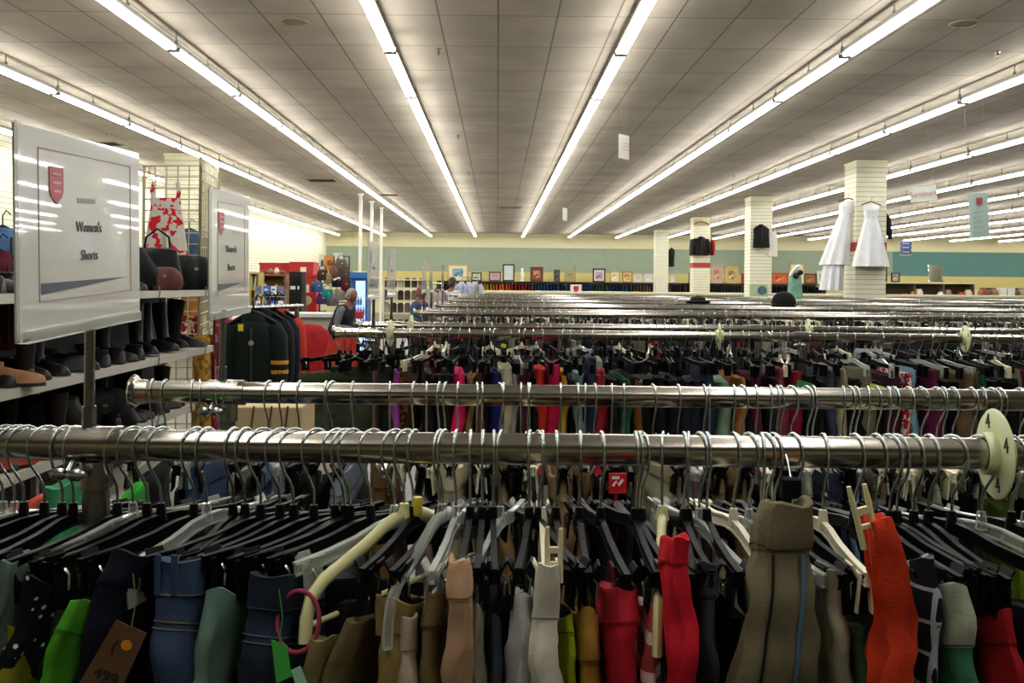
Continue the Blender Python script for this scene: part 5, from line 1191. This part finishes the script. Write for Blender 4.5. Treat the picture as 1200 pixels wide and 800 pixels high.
q = MB().box((0,0,0),(.18,.1,.75)).box((0,-.06,0),(.1,.02,.6)).build('speaker_box', BLACKP, None, False, (P(1040,320,45.8).x, 46.1, sz+.376)); tag(q, 'tall black box at the end of the low shelving', 'box')
o = empty('mirror', P(1096, 322, 46.0), (R(-14), 0, R(-10)), 'square mirror with silver corners leaning above the low shelving', 'mirror'); o.location.z = sz+.45
MB().box((0,0,0),(.62,.03,.86)).build('glass', mat('mirror_glass', '#e4e8e8', .03, 1), o, bevel=.01)
m = MB()
for sx, sz_ in ((-1,1),(1,-1),(-1,-1),(1,1)): m.box((sx*.31,-.01,sz_*.38),(.06,.05,.12))
m.build('corner', STEEL, o)
GOODS = [(1062,'#b8642c'),(1072,'#c88a4a'),(1078,'#dcd8c8'),(1086,'#2a241e'),(1104,'#d8d4c4'),(1112,'#8a7a5a'),(1120,'#6a5a44'),(1128,'#a8402c'),(1136,'#c8c0a8')]
for k, (x, c) in enumerate(GOODS):
    z = 1.1; hgt = .22+.12*(k % 3)
    q = MB().lathe([(.14,0),(.2,.06),(.19,hgt*.7),(.12,hgt),(.14,hgt+.03)], n=16).build('bowl' if k % 2 else 'jar', mat('ware', c, .45), None, True, (P(x,336,46).x, 46.1, z+.001)); tag(q, '%s pot on the low shelving under the teal wall band' % ordinal(k+1), 'pot', 'pots on the low shelving')
o = empty('goods_table', (P(1185, 343, 44).x, 44, 0), None, 'long table of household goods at the far right', 'table'); MB().box((0,0,1.22),(9,1.2,.06)).build('tabletop', mat('table_cream', '#b8b08c', .6), o)
for sx in (-4.3,0,4.3):
    for sy in (-.5,.5): MB().box((sx,sy,.6),(.08,.08,1.2)).build('leg', DARKG, o)
TG = [(1150,'#8a4a3a','jar'),(1157,'#6a4a30','jar'),(1163,'#8c6c48','jar'),(1172,'#e4dfd4','box'),(1182,'#e0ded8','box'),(1189,'#4a4a4c','jar'),(1196,'#a88c70','jar'),(1203,'#7a5a48','jar')]
for k, (x, c, kd) in enumerate(TG):
    q = MB()
    if kd == 'box': q.box((0,0,.22),(.34,.3,.44)); q.box((0,-.16,.24),(.2,.02,.2))
    else: q.lathe([(.12,0),(.2,.1),(.2,.25),(.1,.36),(.13,.42)], n=16)
    q = q.build('white_box' if kd == 'box' else 'vase', mat('ware', c, .45), None, kd != 'box', (P(x,336,44).x, 43.9, 1.252)); tag(q, '%s on the goods table at far right, %s from the left' % ('white box' if kd == 'box' else 'rounded vase', ordinal(k+1)), 'box' if kd == 'box' else 'vase', 'goods on the far right table')

# ------------------------------------------------------------------ rails that carry the single garments further back
floor_rack(P(533, 340, 21.2).x, P(560, 340, 21.2).x, 21.2, P(545, 331, 21.2).z+.12, 'chrome rail carrying the white shirts behind the person in white')
floor_rack(P(499, 340, 16.5).x, P(518, 340, 16.5).x, 16.5, P(505, 340, 16.5).z+.12, 'chrome rail carrying the pink and beige blouses')
floor_rack(P(196, 300, 9.4).x, P(244, 300, 9.4).x, 9.4, P(240, 285, 9.4).z+.12, 'chrome rail behind the wire grid panel')
floor_rack(P(252, 360, 6.82).x, P(268, 360, 6.82).x, 6.82, P(262, 362, 6.82).z+.08, 'short chrome stand carrying the pink scarf')
